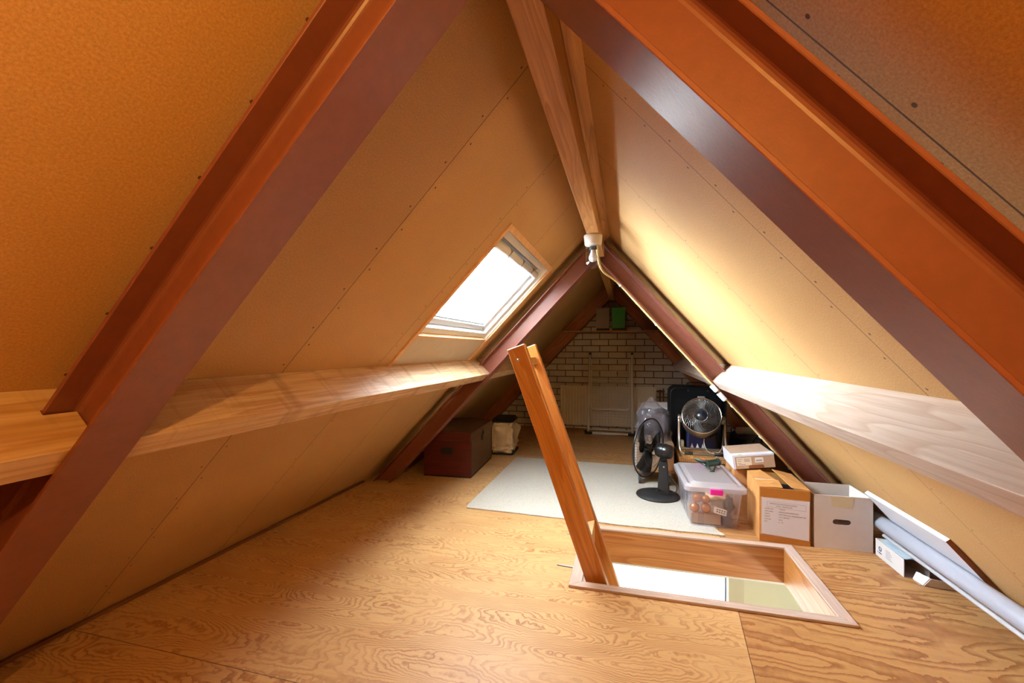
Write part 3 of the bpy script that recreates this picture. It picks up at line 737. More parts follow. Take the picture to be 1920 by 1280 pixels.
m.prism(poly, .0005, .009); put('rug', m, mat_rug(), label='off-white flecked rug lying behind the floor hatch', cat='rug', bevel=.003)

# ================================================================== CLUTTER ON THE RIGHT
RUG = .0095
# --- plastic storage tub
t = thing('storage_tub', 'clear lidded plastic tub with pink clips beside the black fan', 'storage box', (.690, 2.985, RUG), R(1.5))
MTUB = mat_clear('milky_plastic', (.97, .96, .99), .80, (.82, .80, .88), .18)
MLID = mat_clear('milky_lid_plastic', (.97, .96, .99), .45, (.84, .83, .88), .22)
def taper(m, b0, b1, z0, z1, r=.03, n=5, inner=None):
    pb = rrect(*b0, r, n); pt = rrect(*b1, r, n); k = len(pb)
    vs = [(x, y, z0) for x, y in pb] + [(x, y, z1) for x, y in pt]
    fs = [[i, (i + 1) % k, k + (i + 1) % k, k + i] for i in range(k)] + [list(range(k))[::-1]]
    return m.add(vs, fs, None, False)
bx_, by_ = (.128, .215), (.152, .250)
m = MB(); taper(m, bx_, by_, 0, .235); put('tub_body', m, MTUB, t)
m = MB()
pb = rrect(.152, .250, .03); po = rrect(.166, .264, .035); k = len(pb)
vs = [(x, y, .232) for x, y in pb] + [(x, y, .232) for x, y in po] + [(x, y, .222) for x, y in po]
m.add(vs, [[i, (i + 1) % k, k + (i + 1) % k, k + i] for i in range(k)] + [[k + i, k + (i + 1) % k, 2 * k + (i + 1) % k, 2 * k + i] for i in range(k)])
for xx in (-.075, .075):
    m.add([(xx - .016, -.2165, .004), (xx + .016, -.2165, .004), (xx + .019, -.2515, .225), (xx - .019, -.2515, .225)], [(0, 1, 2, 3)])
    m.add([(xx * 1.0 - .016, .2165, .004), (xx + .016, .2165, .004), (xx + .019, .2515, .225), (xx - .019, .2515, .225)], [(3, 2, 1, 0)])
for yy in (-.10, .03, .15):
    m.add([(-.1295, yy - .018, .004), (-.1295, yy + .018, .004), (-.1535, yy + .021, .225), (-.1535, yy - .021, .225)], [(0, 1, 2, 3)])
put('rim_and_ribs', m, MTUB, t)
m = MB(); pa = rrect(.170, .270, .04); pc = rrect(.150, .250, .035); pd = rrect(.135, .235, .03); pe = rrect(.110, .21, .03); k = len(pa)
rings_ = [(pa, .218), (pa, .244), (pc, .256), (pd, .252), (pe, .262)]
vs = [(x, y, z) for pp, z in rings_ for x, y in pp]
m.add(vs, [[j * k + i, j * k + (i + 1) % k, (j + 1) * k + (i + 1) % k, (j + 1) * k + i] for j in range(4) for i in range(k)] + [[4 * k + i for i in range(k)]])
lid = put('lid', m, MLID, t)
pink = plain('pink_plastic', 'e0219a', .35)
for sg in (-1, 1):
    m = MB(); m.box(-.034, .034, sg * .276 - .007, sg * .276 + .007, .208, .240); put('clip', m, pink, t, bevel=.004, seg=3)
# contents of the tub
def ball(nm, x, y, z, r, mat, lb, cat, sq=(1, 1, 1), seed=0, amp=0):
    o = MB()
    def f(u, v):
        th = 2 * pi * u; ph = pi * (v - .5); q = Vector((math.cos(th) * math.cos(ph), math.sin(th) * math.cos(ph), math.sin(ph)))
        rr = r * (1 + amp * MN.noise(q * 2.2 + Vector((seed, 0, 0))))
        return (q.x * rr * sq[0], q.y * rr * sq[1], q.z * rr * sq[2])
    o.grid(f, 36, 20, closeu=True); put(nm, o, mat, M=Matrix.Translation((x, y, z)), label=lb, cat=cat)
cop = plain('copper_bauble', 'd08a58', .22, metal=.7)
m = MB(); m.box(.572, .735, 2.79, 2.96, RUG + .006, .075); put('small_carton', m, MT['cardlight'], bevel=.002, label='pale carton at the bottom of the clear plastic tub', cat='box')
ball('bauble', .592, 2.806, .105, .028, cop, 'copper bauble at the lower left inside the clear tub', 'bauble')
ball('bauble', .606, 2.812, .160, .026, cop, 'copper bauble above another at the left inside the clear tub', 'bauble')
ball('bauble', .655, 2.806, .106, .028, cop, 'copper bauble right of the lowest one inside the clear tub', 'bauble')
ball('bauble', .655, 2.806, .1585, .0245, cop, 'copper bauble under the beige cloth inside the clear tub', 'bauble')
ball('folded_cloth', .712, 2.842, .182, .058, plain('cream_cloth', 'e2c9a8', .8, grain=.1, gs=10), 'cream cloth bundle at the top front inside the clear tub', 'cloth', (1, .9, .62), 4, .35)
ball('folded_cloth', .615, 2.93, .205, .040, plain('pale_cloth', 'd8cdbd', .8, grain=.1, gs=10), 'pale cloth bundle at the top left inside the clear tub', 'cloth', (1.1, 1.6, .45), 9, .3)
ball('dark_ornament', .785, 2.83, .130, .034, plain('dark_ornament', '3c3036', .6, grain=.3, gs=60), 'dark round ornament at the right inside the clear tub', 'ornament', (.85, .85, 1.3), 2, .4)
m = MB(); m.box(.745, .80, 2.79, 2.90, RUG + .006, .060); put('small_box', m, plain('slate_box', '4a4a5c', .6), bevel=.002, label='slate-blue small box at the lower right inside the clear tub', cat='box')
tm = thing('remote_control', 'cream remote control lying tilted inside the clear tub', 'remote control', M=Matrix.Translation((.735, 2.782, .098)) @ Matrix.Rotation(R(14), 4, 'Y') @ Matrix.Rotation(R(62), 4, 'X'))
m = MB(); m.box(-.042, .030, -.018, .018, 0, .010); put('body', m, plain('cream_plastic', 'e6dcc4', .5), tm, bevel=.003)
for i in range(4):
    for j in range(2):
        m = MB(); m.box(-.028 + i * .013, -.020 + i * .013, -.010 + j * .012, -.004 + j * .012, .0103, .0115); put('key', m, MT['blackmatt'], tm)

# --- green hand tool on the lid
LZt = RUG + .262
t = thing('hand_clamp', 'dark green clamp with pointed jaws lying on the lid of the clear tub', 'tool', (.71, 3.07, LZt))
MG = plain('dark_green_paint', '0f2c20', .3, coat=.3)
m = MB(); m.tube([(-.012, -.012, .037), (.060, .030, .042)], .0225, 24); put('barrel', m, MG, t, bevel=.002)
m = MB(); m.tube([(.060, .030, .042), (.075, .039, .043)], .0235, 24); put('end_ring', m, MT['black'], t, bevel=.002)
m = MB(); m.tube(smooth([Vector(p) for p in [(-.012, -.012, .050), (-.04, .0, .052), (-.075, .022, .060)]]), .007, 10, r2=.0055, flat=1.2)
m.tube(smooth([Vector(p) for p in [(-.012, -.012, .028), (-.035, .006, .035), (-.075, .022, .055)]]), .007, 10, r2=.0055); put('handle', m, MG, t)
m = MB(); m.tube(smooth([Vector(p) for p in [(.0, -.008, .030), (.004, -.035, .018), (.010, -.062, .008)]]), .0065, 10, r2=.0045)
m.tube(smooth([Vector(p) for p in [(.048, .020, .025), (.040, -.02, .018), (.022, -.062, .008)]]), .0065, 10, r2=.0045); m.tube([(.002, -.066, .0062), (.030, -.062, .0062)], .006, 10); put('jaw', m, MG, t)
m = MB(); m.box(-.035, -.012, .012, .024, .046, .056); put('red_tag', m, plain('coral_label', 'e05a5a', .5), t)
m = MB(); m.tube([Vector((.072 + .011 * math.cos(a), .036, .012 + .011 * math.sin(a))) for a in [2 * pi * i / 16 for i in range(16)]], .0018, 6, closed=True); put('wire_ring', m, MT['zinc'], t)
m = MB(); m.tube([Vector((.066 + .009 * math.cos(a), .044, .068 + .009 * math.sin(a))) for a in [2 * pi * i / 16 for i in range(16)]], .0016, 6, closed=True); put('wire_ring', m, MT['zinc'], t)

# --- brown carton with address label
BM = Matrix.Translation((.905, 2.660, 0)) @ Matrix.Rotation(R(-3.2), 4, 'Z')
t = thing('cardboard_box', 'brown taped carton with a printed white sheet, between clear tub and white box', 'box', M=BM)
BW, BD, BH = .243, .33, .298
MC = NB('taped_brown_cardboard'); v = MC.coords(); n_ = MC.noise(v, 22, 4, .6); fl_ = MC.noise(MC.coords(scale=(160, 160, 1)), 1, 1)
MC.P(Base_Color=MC.mix(MC.ramp(n_, [(.35, (0, 0, 0)), (.7, (1, 1, 1))]), hexc('b87f45'), hexc('cb9250')), Roughness=.6); MC.bump(fl_, .15, .001); MC = MC.m
m = MB(); th = .004
m.box(0, BW, 0, th, 0, BH); m.box(0, BW, BD - th, BD, 0, BH); m.box(0, th, th, BD - th, 0, BH); m.box(BW - th, BW, th, BD - th, 0, BH); m.box(th, BW - th, th, BD - th, 0, th)
put('carton_body', m, MC, t, bevel=.0015)
def flap(pts, nm='flap', mat=None, th_=.0035, par=None):
    m = MB(); a = [Vector(p) for p in pts]; n0 = (a[1] - a[0]).cross(a[2] - a[1]).normalized() * th_
    k = len(a); m.add(a + [p + n0 for p in a], [list(range(k))[::-1], list(range(k, 2 * k))] + [[i, (i + 1) % k, k + (i + 1) % k, k + i] for i in range(k)])
    return put(nm, m, mat or MC, par or t, bevel=.001)
flap([(0, 0, BH), (BW * .47, 0, BH + .004), (BW * .50, .12, BH + .012), (0, .12, BH + .004)])
flap([(0, .125, BH), (BW * .46, .125, BH + .010), (BW * .30, BD, BH + .012), (0, BD, BH)])
flap([(BW, 0, BH), (BW, BD, BH), (BW * .56, BD, BH + .020), (BW * .66, .02, BH + .004)])
m = MB(); m.box(0, .055, .118, .1235, BH + .0085, BH + .0105); m.box(.002, BW * .50, .119, .124, BH + .012, BH + .0135)
put('packing_tape', m, plain('pale_tape', 'e2d5c4', .4), t)
m = MB(); m.box(.02, BW - .02, .02, BD - .02, .23, .24); put('gap_shade_sheet', m, MT['blackmatt'], t)  # black sheet inside the carton, standing in for shade in the flap gap
m = MB(); m.hexa([(.055, .05, BH + .0085), (.10, .045, BH + .0095), (.095, .075, BH + .011), (.06, .078, BH + .009), (.075, .048, BH + .014), (.082, .048, BH + .014), (.085, .072, BH + .016), (.078, .072, BH + .016)]); put('torn_tab', m, MC, t)
# clear tape bands on front
TP = plain('clear_tape_on_card', 'b06f2c', .22, coat=.6)
m = MB(); m.box(.004, BW - .001, -.0007, 0, BH - .052, BH - .002); m.box(.002, BW - .001, -.0007, 0, .002, .040); m.box(.022, .032, -.0009, -.0001, .04, BH - .052); put('tape_band', m, TP, t)
m = MB(); m.add([(.010, -.0016, .044), (.236, -.0016, .030), (.239, -.0016, .240), (.011, -.0016, .244)], [(0, 1, 2, 3)])
lb_ = put('paper_sheet', m, MT['paper'], t, solid=.0008)
LM = BM @ axes((0, -.0022, 0), (1, 0, -.035), (0, 0, 1))
def ln(body, x, z, size=.0098, nm='print'):
    return text(nm, body, size, MT['ink'], lb_, LM @ Matrix.Translation((x, z + x * .035 - .0, 0)), 'LEFT', .88)
ln('SAMPLES FOR SHOWROOM IMPORT', .042, .2135, .0092); ln('ATTN:   RON/FATIMA', .074, .2005, .0092)
for i, (a_, b__) in enumerate((('MODEL NO', ': 100.0274'), ('ITEM NAME', ': HST DE LUXE SHERWOOD'), ('LIGHTS', ': WITH METALLIC TRANSPARENT LEG'), ('HEIGHT', ': 6 FT. (180 CM)'), ('COLOUR', ': BLUE'), ('QTY', ': 6    PC'))):
    z_ = .1845 - i * .0142; ln(a_, .020, z_, .0088); ln(b__, .086, z_, .0088)
m = MB(); zf = lambda x: -.0
for (xa, za, xb, zb) in ((.038, .2245, .222, .218), (.038, .1935, .222, .187)): m.tube([(xa, -.0022, za), (xb, -.0022, zb)], .0003, 4)
for xx, za, zb in ((.038, .1935, .2245), (.222, .187, .218)): m.tube([(xx, -.0022, za), (xx, -.0022, zb)], .0003, 4)
put('printed_frame', m, MT['ink'], lb_)

# --- white open carton
t = thing('white_box', 'open white archive box with a hand hole, at the right end of the row', 'box', (1.166, 2.650, 0))
WW, WD, WH = .268, .245, .280
m = MB(); th = .004
hz = [(.084, .146)]
# front wall with slotted hole
slot = [(.128 + .042 * 0 - .028 + .014 * math.cos(R(a)), .145 + .014 * math.sin(R(a))) for a in range(90, 271, 30)] + [(.128 + .028 + .014 * math.cos(R(a)), .145 + .014 * math.sin(R(a))) for a in range(-90, 91, 30)]
def wall_hole(m, W_, H_, y0, y1, hole):
    outer = [(0, 0), (W_, 0), (W_, H_), (0, H_)]; hn = len(hole)
    for y in (y0, y1):
        vs = [(x, y, z) for x, z in outer] + [(x, y, z) for x, z in hole]
        # left arc (0..6) right arc (7..13), hole ccw starting top-left going down the left side
        fs = []
        L = [4 + i for i in range(7)]; Rr = [4 + 7 + i for i in range(7)]
        fs.append([3] + L[:4] + [0][:0]); fs = []
        fs.append([0, L[6]] + L[6:2:-1][1:] + [3][:0])
        fs = [[0, 1, Rr[0], L[6]], [1, Rr[3], Rr[2], Rr[1], Rr[0]], [1, 2, Rr[3]], [2, Rr[6], Rr[5], Rr[4], Rr[3]], [2, 3, L[0], Rr[6]], [3, L[3], L[2], L[1], L[0]], [3, 0, L[3]], [0, L[6], L[5], L[4], L[3]]]
        m.add(vs, fs)
    o = len(m.v) - 2 * (4 + hn); k = 4 + hn
    for i in range(4): m.f.append([o + i, o + (i + 1) % 4, o + k + (i + 1) % 4, o + k + i]); m.sm.append(False)
    for i in range(hn): m.f.append([o + 4 + i, o + 4 + (i + 1) % hn, o + k + 4 + (i + 1) % hn, o + k + 4 + i]); m.sm.append(False)
wall_hole(m, WW, WH, 0, th, slot)
m.box(0, WW, WD - th, WD, 0, WH); m.box(0, th, th, WD - th, 0, WH); m.box(WW - th, WW, th, WD - th, 0, WH); m.box(th, WW - th, th, WD - th, 0, th)
put('carton_body', m, MT['cardwhite'], t)
m = MB(); m.box(.0, WW, -.0012, th + .0012, WH, WH + .0025); m.box(WW - .008, WW + .0, th, WD, WH, WH + .002); put('folded_rim', m, MT['cardwhite'], t, bevel=.001)
m = MB(); m.add([(.080, -.0008, WH - .055), (.170, -.0008, WH - .062), (.185, -.0008, WH - .002), (.075, -.0008, WH - .002)], [(0, 1, 2, 3)]); put('tape_patch', m, plain('yellowed_tape', 'c9b894', .3), t, solid=.0006)
m = MB(); m.box(.02, WW - .02, .02, WD - .02, .004, .012); put('bottom_flap', m, MT['cardwhite'], t)
m = MB(); m.box(.012, WW - .012, th + .001, th + .003, .02, .20); put('hole_shade_sheet', m, plain('hole_shade_card', '4a3424', .8), t)  # dark sheet behind the hand hole, in place of the shade inside

# --- flat printed carton tilted on top, and the carton that carries it
TMp = Matrix.Translation((.852, 2.992, .301)) @ Matrix.Rotation(R(-7.5), 4, 'Y')
t = thing('document_box', 'flat pale cardboard box with white band and two labels, on top of the carton behind', 'box', M=TMp)
m = MB(); m.box(0, .235, 0, .29, 0, .086); put('box_body', m, MT['cardlight'], t, bevel=.002)
m = MB(); m.box(0, .235, 0, .055, .0861, .0875); m.box(-.0016, -.0001, -.0014, .29, .001, .0875); m.box(-.0001, .012, -.0014, -.0001, .001, .0762); m.box(-.0001, .235, -.0014, -.0001, .0762, .0875); put('white_band', m, plain('white_print', 'd3d2dc', .5), t)
m = MB(); m.box(.035, .058, .002, .016, .0875, .0879); put('green_mark', m, plain('green_print', '6fbf4a', .5), t)
m = MB(); m.box(.020, .105, -.0022, -.0006, .022, .070); l1 = put('address_label', m, plain('label_cream', 'd9ccb6', .6), t)
m = MB(); m.box(.125, .172, -.0022, -.0006, .036, .066); l2 = put('barcode_label', m, plain('label_white', 'e0dcd6', .6), t)
for (xa, za, wd_) in ((.024, .060, .03), (.024, .048, .022), (.062, .060, .036), (.062, .052, .032), (.062, .046, .036), (.024, .034, .02), (.030, .027, .04)):
    m = MB(); m.box(xa, xa + wd_, -.0026, -.0021, za, za + .0022); put('print_line', m, MT['ink'], l1)
m = MB()
for k in range(12): m.box(.132 + k * .0028, .1332 + k * .0028, -.0026, -.0021, .043, .054)
put('barcode', m, MT['ink'], l2)
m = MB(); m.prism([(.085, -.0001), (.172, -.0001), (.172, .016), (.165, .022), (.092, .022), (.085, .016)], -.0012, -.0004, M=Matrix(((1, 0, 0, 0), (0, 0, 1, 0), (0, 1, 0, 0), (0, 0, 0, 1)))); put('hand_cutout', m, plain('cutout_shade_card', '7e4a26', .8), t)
m = MB(); m.box(.862, 1.085, 3.035, 3.29, 0, .292); put('cardboard_box', m, MT['card'], bevel=.002, label='brown carton hidden behind the taped one, carrying the flat document box', cat='box')

# --- wicker basket carrying the silver fan
def mat_wicker():
    b = NB('wicker'); v = b.coords()
    wv = b.n('ShaderNodeTexWave', {'bands_direction': 'Z'}, Vector=v, Scale=28, Distortion=3.0, Detail=2)
    wx = b.n('ShaderNodeTexWave', {'bands_direction': 'X'}, Vector=v, Scale=22, Distortion=2.0, Detail=2)
    h = b.math('MULTIPLY', wv.outputs[1], wx.outputs[1]); n1 = b.noise(v, 45, 3, .7)
    c = b.mix(b.math('MULTIPLY', h, .9), hexc('a8743c'), hexc('dcae70')); c = b.mix(b.ramp(n1, [(.5, (0, 0, 0)), (.7, (.5, .5, .5))]), c, hexc('8a5a2c'))
    b.P(Base_Color=c, Roughness=.7); b.bump(h, .8, .004); return b.m
t = thing('wicker_box', 'straw-coloured wicker box under the silver fan', 'box', (.745, 3.60, 0))
mw = mat_wicker()
m = MB(); m.box(-.162, .162, -.172, .18, .0095, .215); put('woven_body', m, mw, t, bevel=.008, seg=3)
m = MB(); m.box(-.172, .172, -.182, .19, .218, .262); put('lid', m, mw, t, bevel=.010, seg=3)
for xx in (-.166, .166):
    m = MB(); m.tube([(xx, -.178, .010), (xx, -.178, .215)], .006, 8); put('corner_cord', m, MT['blackmatt'], t)

# --- silver drum fan
FB = .2625
t = thing('drum_fan', 'silver drum fan in a tubular stand on top of the wicker box', 'fan', (.752, 3.56, FB))
C0 = Vector((.000, .03, .262))
tilt = R(26); axd = Vector((-.12, -math.cos(tilt), math.sin(tilt))).normalized()
FM = WM[t.name] @ axes(C0, Vector((0, 0, 1)).cross(axd), axd.cross(Vector((0, 0, 1)).cross(axd)))   # local z = toward viewer
Rr_ = .136
m = MB(); m.lathe([(Rr_, .075), (Rr_ + .004, .070), (Rr_ + .004, -.06), (Rr_ - .02, -.085), (Rr_ - .024, -.085), (Rr_ - .003, -.060), (Rr_ - .004, .072)], 64, closed=True)
put('drum', m, MT['silver'], t, M=FM)
m = MB(); m.lathe([(Rr_ + .002, .072), (Rr_ + .007, .076), (Rr_ + .002, .082), (Rr_ - .005, .078)], 64, closed=True); put('front_ring', m, plain('bright_chrome', 'dcdcdc', .15, metal=1), t, M=FM)
gm_ = MB(); NW = 40
for k in range(NW):
    a0 = 2 * pi * k / NW; pp = []
    for i in range(9):
        u = i / 8; r_ = .040 + (Rr_ - .040) * u; a = a0 + .85 * (u ** .9) * 1.0
        pp.append((r_ * math.cos(a), r_ * math.sin(a), .074 + .016 * (1 - u)))
    gm_.tube(pp, .0017, 5)
for r_, z_ in ((.060, .088), (.1, .080)): gm_.tube([(r_ * math.cos(2 * pi * i / 40), r_ * math.sin(2 * pi * i / 40), z_) for i in range(40)], .0008, 5, closed=True)
put('spiral_grille', gm_, plain('dark_chrome', '8c8884', .25, metal=.9), t, M=FM)
m = MB(); m.lathe([(.0, .104), (.018, .101), (.034, .094), (.043, .084), (.043, .076), (0, .076)][::-1], 40); put('grille_hub', m, plain('blue_black_plastic', '1e2530', .25, coat=.5), t, M=FM)
def blade(m, r0, r1, a0, sweep, w0, w1, zt, n=8):
    vs = []; 
    for i in range(n):
        u = i / (n - 1); r_ = r0 + (r1 - r0) * u; wa = (w0 + (w1 - w0) * u); a = a0 + sweep * u
        for k_, f_ in enumerate((-1, -.33, .33, 1)):
            aa = a + f_ * wa / 2; vs.append((r_ * math.cos(aa), r_ * math.sin(aa), f_ * zt * (1 - .2 * u)))
    m.add(vs, [(i * 4 + k_, i * 4 + k_ + 1, (i + 1) * 4 + k_ + 1, (i + 1) * 4 + k_) for i in range(n - 1) for k_ in range(3)], None, True)
for k in range(3):
    m = MB(); blade(m, .035, .125, k * 2 * pi / 3, .35, 1.3, 1.1, .022); put('blade', m, plain('grey_blade', '1c1c1e', .5), t, M=FM @ Matrix.Translation((0, 0, .01)), solid=.002)
m = MB(); m.lathe([(0, -.08), (.045, -.08), (.045, .03), (.03, .045), (0, .045)], 32); put('motor', m, MT['black'], t, M=FM)
m = MB(); m.hexa([(-.034, -.03, .132), (.034, -.03, .132), (.034, .02, .132), (-.034, .02, .132), (-.026, -.03, .166), (.026, -.03, .166), (.026, .01, .166), (-.026, .01, .166)], M=None)
# grip sits on top of the drum: local up of the tilted drum
upv = axd.cross(Vector((0, 0, 1)).cross(axd))
m = MB(); m.hexa([(-.034, .128, -.005), (.034, .128, -.005), (.034, .128, .055), (-.034, .128, .055), (-.026, .168, .005), (.026, .168, .005), (.026, .168, .045), (-.026, .168, .045)]); put('carry_handle', m, plain('taupe_grip', '7c6c68', .45), t, M=FM, bevel=.006, seg=3)
for sg in (-1, 1):
    m = MB(); m.cyl((sg * (Rr_ + .004), 0, -.02), (sg * (Rr_ + .034), 0, -.02), .030, 28); put('pivot_knob', m, MT['silver'], t, M=FM, bevel=.004)
yt_ = .03
for nm, q in (('stand_frame', None),):
    m = MB(); xs = .163
    P1 = [(-xs, C0.y + .0, .262), (-xs, C0.y - .03, .12), (-xs, -.055, .040), (-xs + .018, -.068, .012), (-xs + .05, -.070, .0095), (xs - .05, -.070, .0095), (xs - .018, -.068, .012), (xs, -.055, .040), (xs, C0.y - .03, .12), (xs, C0.y, .262)]
    m.tube(smooth([Vector(p) for p in P1], 4), .0092, 12)
    P2 = [(-xs, C0.y + .0, .20), (-xs, C0.y + .045, .060), (-xs + .004, .105, .014), (-xs + .03, .110, .0095), (xs - .03, .110, .0095), (xs - .004, .105, .014), (xs, C0.y + .045, .060), (xs, C0.y, .20)]
    m.tube(smooth([Vector(p) for p in P2], 4), .0090, 12)
    put(nm, m, MT['silver'], t)
for xx in (-.105, .105):
    m = MB(); m.tube([(xx - .030, -.070, .0125), (xx + .030, -.070, .0125)], .0123, 14); put('rubber_sleeve', m, MT['blackmatt'], t)
m = MB(); m.tube(smooth([Vector(p) for p in [(.03, .06, .15), (.02, .03, .07), (.045, .01, .015), (.09, .0, .006), (.135, .01, .03), (.152, .03, .10)]], 6), .003, 8); put('power_cord', m, plain('pale_cord', 'c8c2b0', .5), t)

# --- navy printed bag and small carton behind the silver fan
nv = plain('navy_bag', '16204e', .5, grain=.15)
t = thing('navy_bag', 'navy blue bag with white triangles behind the silver fan', 'bag', (.775, 3.735, FB))
m = MB(); m.prism(rrect(.115, .035, .02), 0, .155); put('bag_body', m, nv, t, bevel=.008)
m = MB()
for xx in (-.075, -.035, .005): m.add([(xx - .012, -.0362, .012), (xx + .012, -.0362, .012), (xx, -.0362, .048)], [(0, 1, 2)])
put('white_triangle', m, MT['white'], t, solid=.0008)
m = MB(); m.box(.594, .640, 3.70, 3.76, FB, FB + .062); put('small_carton', m, plain('ivory_card', 'cfc9a6', .6), bevel=.002, label='small ivory carton left of the navy bag behind the silver fan', cat='box')

# --- black suitcase
t = thing('suitcase', 'large black suitcase standing upright behind the silver fan', 'suitcase', (.800, 4.17, 0))
sc_m = plain('black_suitcase_fabric', '090b0f', .85, grain=.25, bump=.2, gs=120, spec=.25)
Mface = Matrix(((1, 0, 0, 0), (0, 0, 1, 0), (0, 1, 0, 0), (0, 0, 0, 1)))
m = MB(); pl = [(x, z + .378) for x, z in rrect(.235, .348, .06, 6)]; m.prism(pl, -.09, .14, M=Mface); put('shell', m, sc_m, t, bevel=.02, seg=3)
m = MB(); pl = [(x, z + .36) for x, z in rrect(.19, .27, .04, 6)]; m.prism(pl, -.112, -.088, M=Mface); put('front_pocket', m, sc_m, t, bevel=.012, seg=3)
m = MB(); m.tube([Vector((x, -.091, z + .378)) for x, z in rrect(.227, .338, .055, 6)], .004, 6, closed=True); put('piping', m, MT['black'], t)
m = MB(); m.tube(smooth([Vector(p) for p in [(-.08, .02, .738), (-.07, .02, .754), (0, .02, .758), (.07, .02, .754), (.08, .02, .738)]]), .008, 8); put('top_handle', m, MT['black'], t)
for xx in (-.075, .085):
    m = MB(); m.cyl((xx, -.094, .695), (xx, -.090, .695), .012, 16); put('stud', m, MT['black'], t)
for xx in (-.17, .17):
    for yy in (-.06, .10):
        m = MB(); m.cyl((xx - .01, yy, .022), (xx + .01, yy, .022), .0215, 16); put('wheel', m, MT['black'], t)

# --- black holdall with grey roll
t = thing('holdall', 'black holdall slumped between suitcase and far right rafter', 'bag', (1.15, 3.90, 0))
m = MB(); m.grid(blob((.095, .30, .17), 0, 0, .185, 48, 30, 8.2, .03, 7), 48, 30, closeu=True); put('bag_body', m, plain('black_nylon', '101116', .45), t)
m = MB(); m.tube(smooth([Vector(p) for p in [(-.02, -.20, .33), (-.0, -.26, .40), (.03, -.26, .40), (.05, -.2, .33)]]), .007, 8); put('strap', m, MT['black'], t)
m = MB(); m.tube([(1.04, 3.74, .420), (1.19, 3.80, .412)], .028, 20); put('paper_roll', m, plain('grey_roll', '8e8c88', .6), label='grey roll lying across the black holdall', cat='roll', M=I4)

# --- dolly, carton, plastic wrapped thing
t = thing('plant_dolly', 'small wooden dolly on castors behind the black fan', 'dolly', (.400, 3.66, RUG))
m = MB(); m.box(-.145, .150, -.15, .17, .098, .112); put('board', m, MT['pine_ridge'], t, bevel=.003)
for xx in (-.105, .11):
    for yy in (-.13, .14):
        m = MB(); m.cyl((xx - .010, yy, .036), (xx + .010, yy, .036), .036, 20); w_ = put('castor', m, plain('grey_rubber', '3a3c40', .5), t, bevel=.003)
        m = MB(); m.box(xx - .018, xx + .018, yy - .012, yy + .012, .076, .098); m.box(xx - .0155, xx - .0125, yy - .01, yy + .01, .03, .08); m.box(xx + .0125, xx + .0155, yy - .01, yy + .01, .03, .08); put('fork', m, MT['zinc'], w_, M=WM[t.name])
m = MB(); m.box(.272, .548, 3.53, 3.79, .1225, .325); cbx = put('cardboard_box', m, MT['cardlight'], bevel=.002, label='pale carton on the wooden dolly behind the black fan', cat='box')
m = MB(); m.box(.262, .2705, 3.525, 3.80, .1225, .29); put('white_board', m, MT['white'], label='thin white board against the left side of the carton on the dolly', cat='board', bevel=.001)
t = thing('wrapped_item', 'item wrapped in crumpled clear plastic on the carton behind the black fan', 'wrapped item', (.405, 3.665, .3290))
m = MB(); m.grid(blob((.105, .085, .105), 0, 0, .138, 40, 26, 2.2, .05, 8), 40, 26, closeu=True)
put('inner_shape', m, plain('grey_inner_item', '3a363e', .45), t)
def fcr(u, v):
    th = 2 * pi * u; z = v * .345; r_ = .130 * (1 - .15 * v) if v < .62 else .130 * (.907 - 2.55 * (v - .62) ** 1.1)
    r_ = max(r_, .006); p = Vector((math.cos(th), math.sin(th), z * 4))
    n_ = MN.turbulence(p * 2.3 + Vector((5, 1, 0)), 4, True); r_ *= .80 + .42 * n_
    return (r_ * math.cos(th) - .02 * v, r_ * .92 * math.sin(th), z)
m = MB(); m.grid(fcr, 90, 46, closeu=True, smooth=True); m.v = [Vector((p.x, p.y, max(p.z, .001))) for p in m.v]; put('plastic_bag', m, mat_clear('crumpled_clear_plastic', (.95, .95, .97), .84, (.75, .74, .80), .10), t)
# --- white tub on a brown carton, further back
m = MB(); m.box(.40, .76, 4.44, 4.82, 0, .395); put('cardboard_box', m, MT['card'], bevel=.002, label='brown carton behind the suitcase, under the white bowl', cat='box')
t = thing('plastic_bowl', 'wide shallow white plastic bowl behind the wrapped item', 'bowl', (.60, 4.62, .3955))
m = MB(); m.lathe([(0, .0), (.15, .0), (.20, .03), (.235, .085), (.262, .098), (.262, .104), (.230, .092), (.196, .036), (.148, .006), (0, .006)], 56); put('bowl_shell', m, MT['white'], t)

# --- black pedestal fan
t = thing('table_fan', 'black oscillating table fan standing on the rug, facing away to the left', 'fan', (.410, 3.255, RUG), 0)
BK = MT['black']
m = MB(); m.lathe([(0, 0), (.145, 0), (.150, .006), (.146, .014), (.10, .026), (.05, .036), (.035, .04), (0, .04)], 56); put('base', m, MT['blackmatt'], t)
m = MB(); vs = []
cx0, cx1 = .035, .040
m.hexa([(cx0 - .035, -.028, .030), (cx0 + .045, -.028, .030), (cx0 + .045, .030, .030), (cx0 - .035, .030, .030), (cx1 - .030, -.020, .255), (cx1 + .026, -.020, .255), (cx1 + .026, .022, .255), (cx1 - .030, .022, .255)]); put('column', m, MT['blackmatt'], t, bevel=.010, seg=3)
m = MB(); m.cyl((cx1, -.024, .215), (cx1, -.019, .215), .006, 14); put('column_screw', m, MT['zinc'], t)
nrm = Vector((-.845, .535, .03)).normalized()
Hc = Vector((.045, -.005, .325))
HM = WM[t.name] @ axes(Hc, Vector((0, 0, 1)).cross(nrm), nrm.cross(Vector((0, 0, 1)).cross(nrm)))
m = MB(); m.lathe([(0, -.062), (.030, -.060), (.046, -.048), (.052, -.025), (.052, .03), (.046, .05), (.030, .062), (.0, .064)], 40); put('motor_housing', m, BK, t, M=HM)
m = MB(); m.lathe([(.0525, -.010), (.0535, -.009), (.0535, -.005), (.0525, -.004)], 40, closed=True); put('housing_seam', m, MT['blackmatt'], t, M=HM)
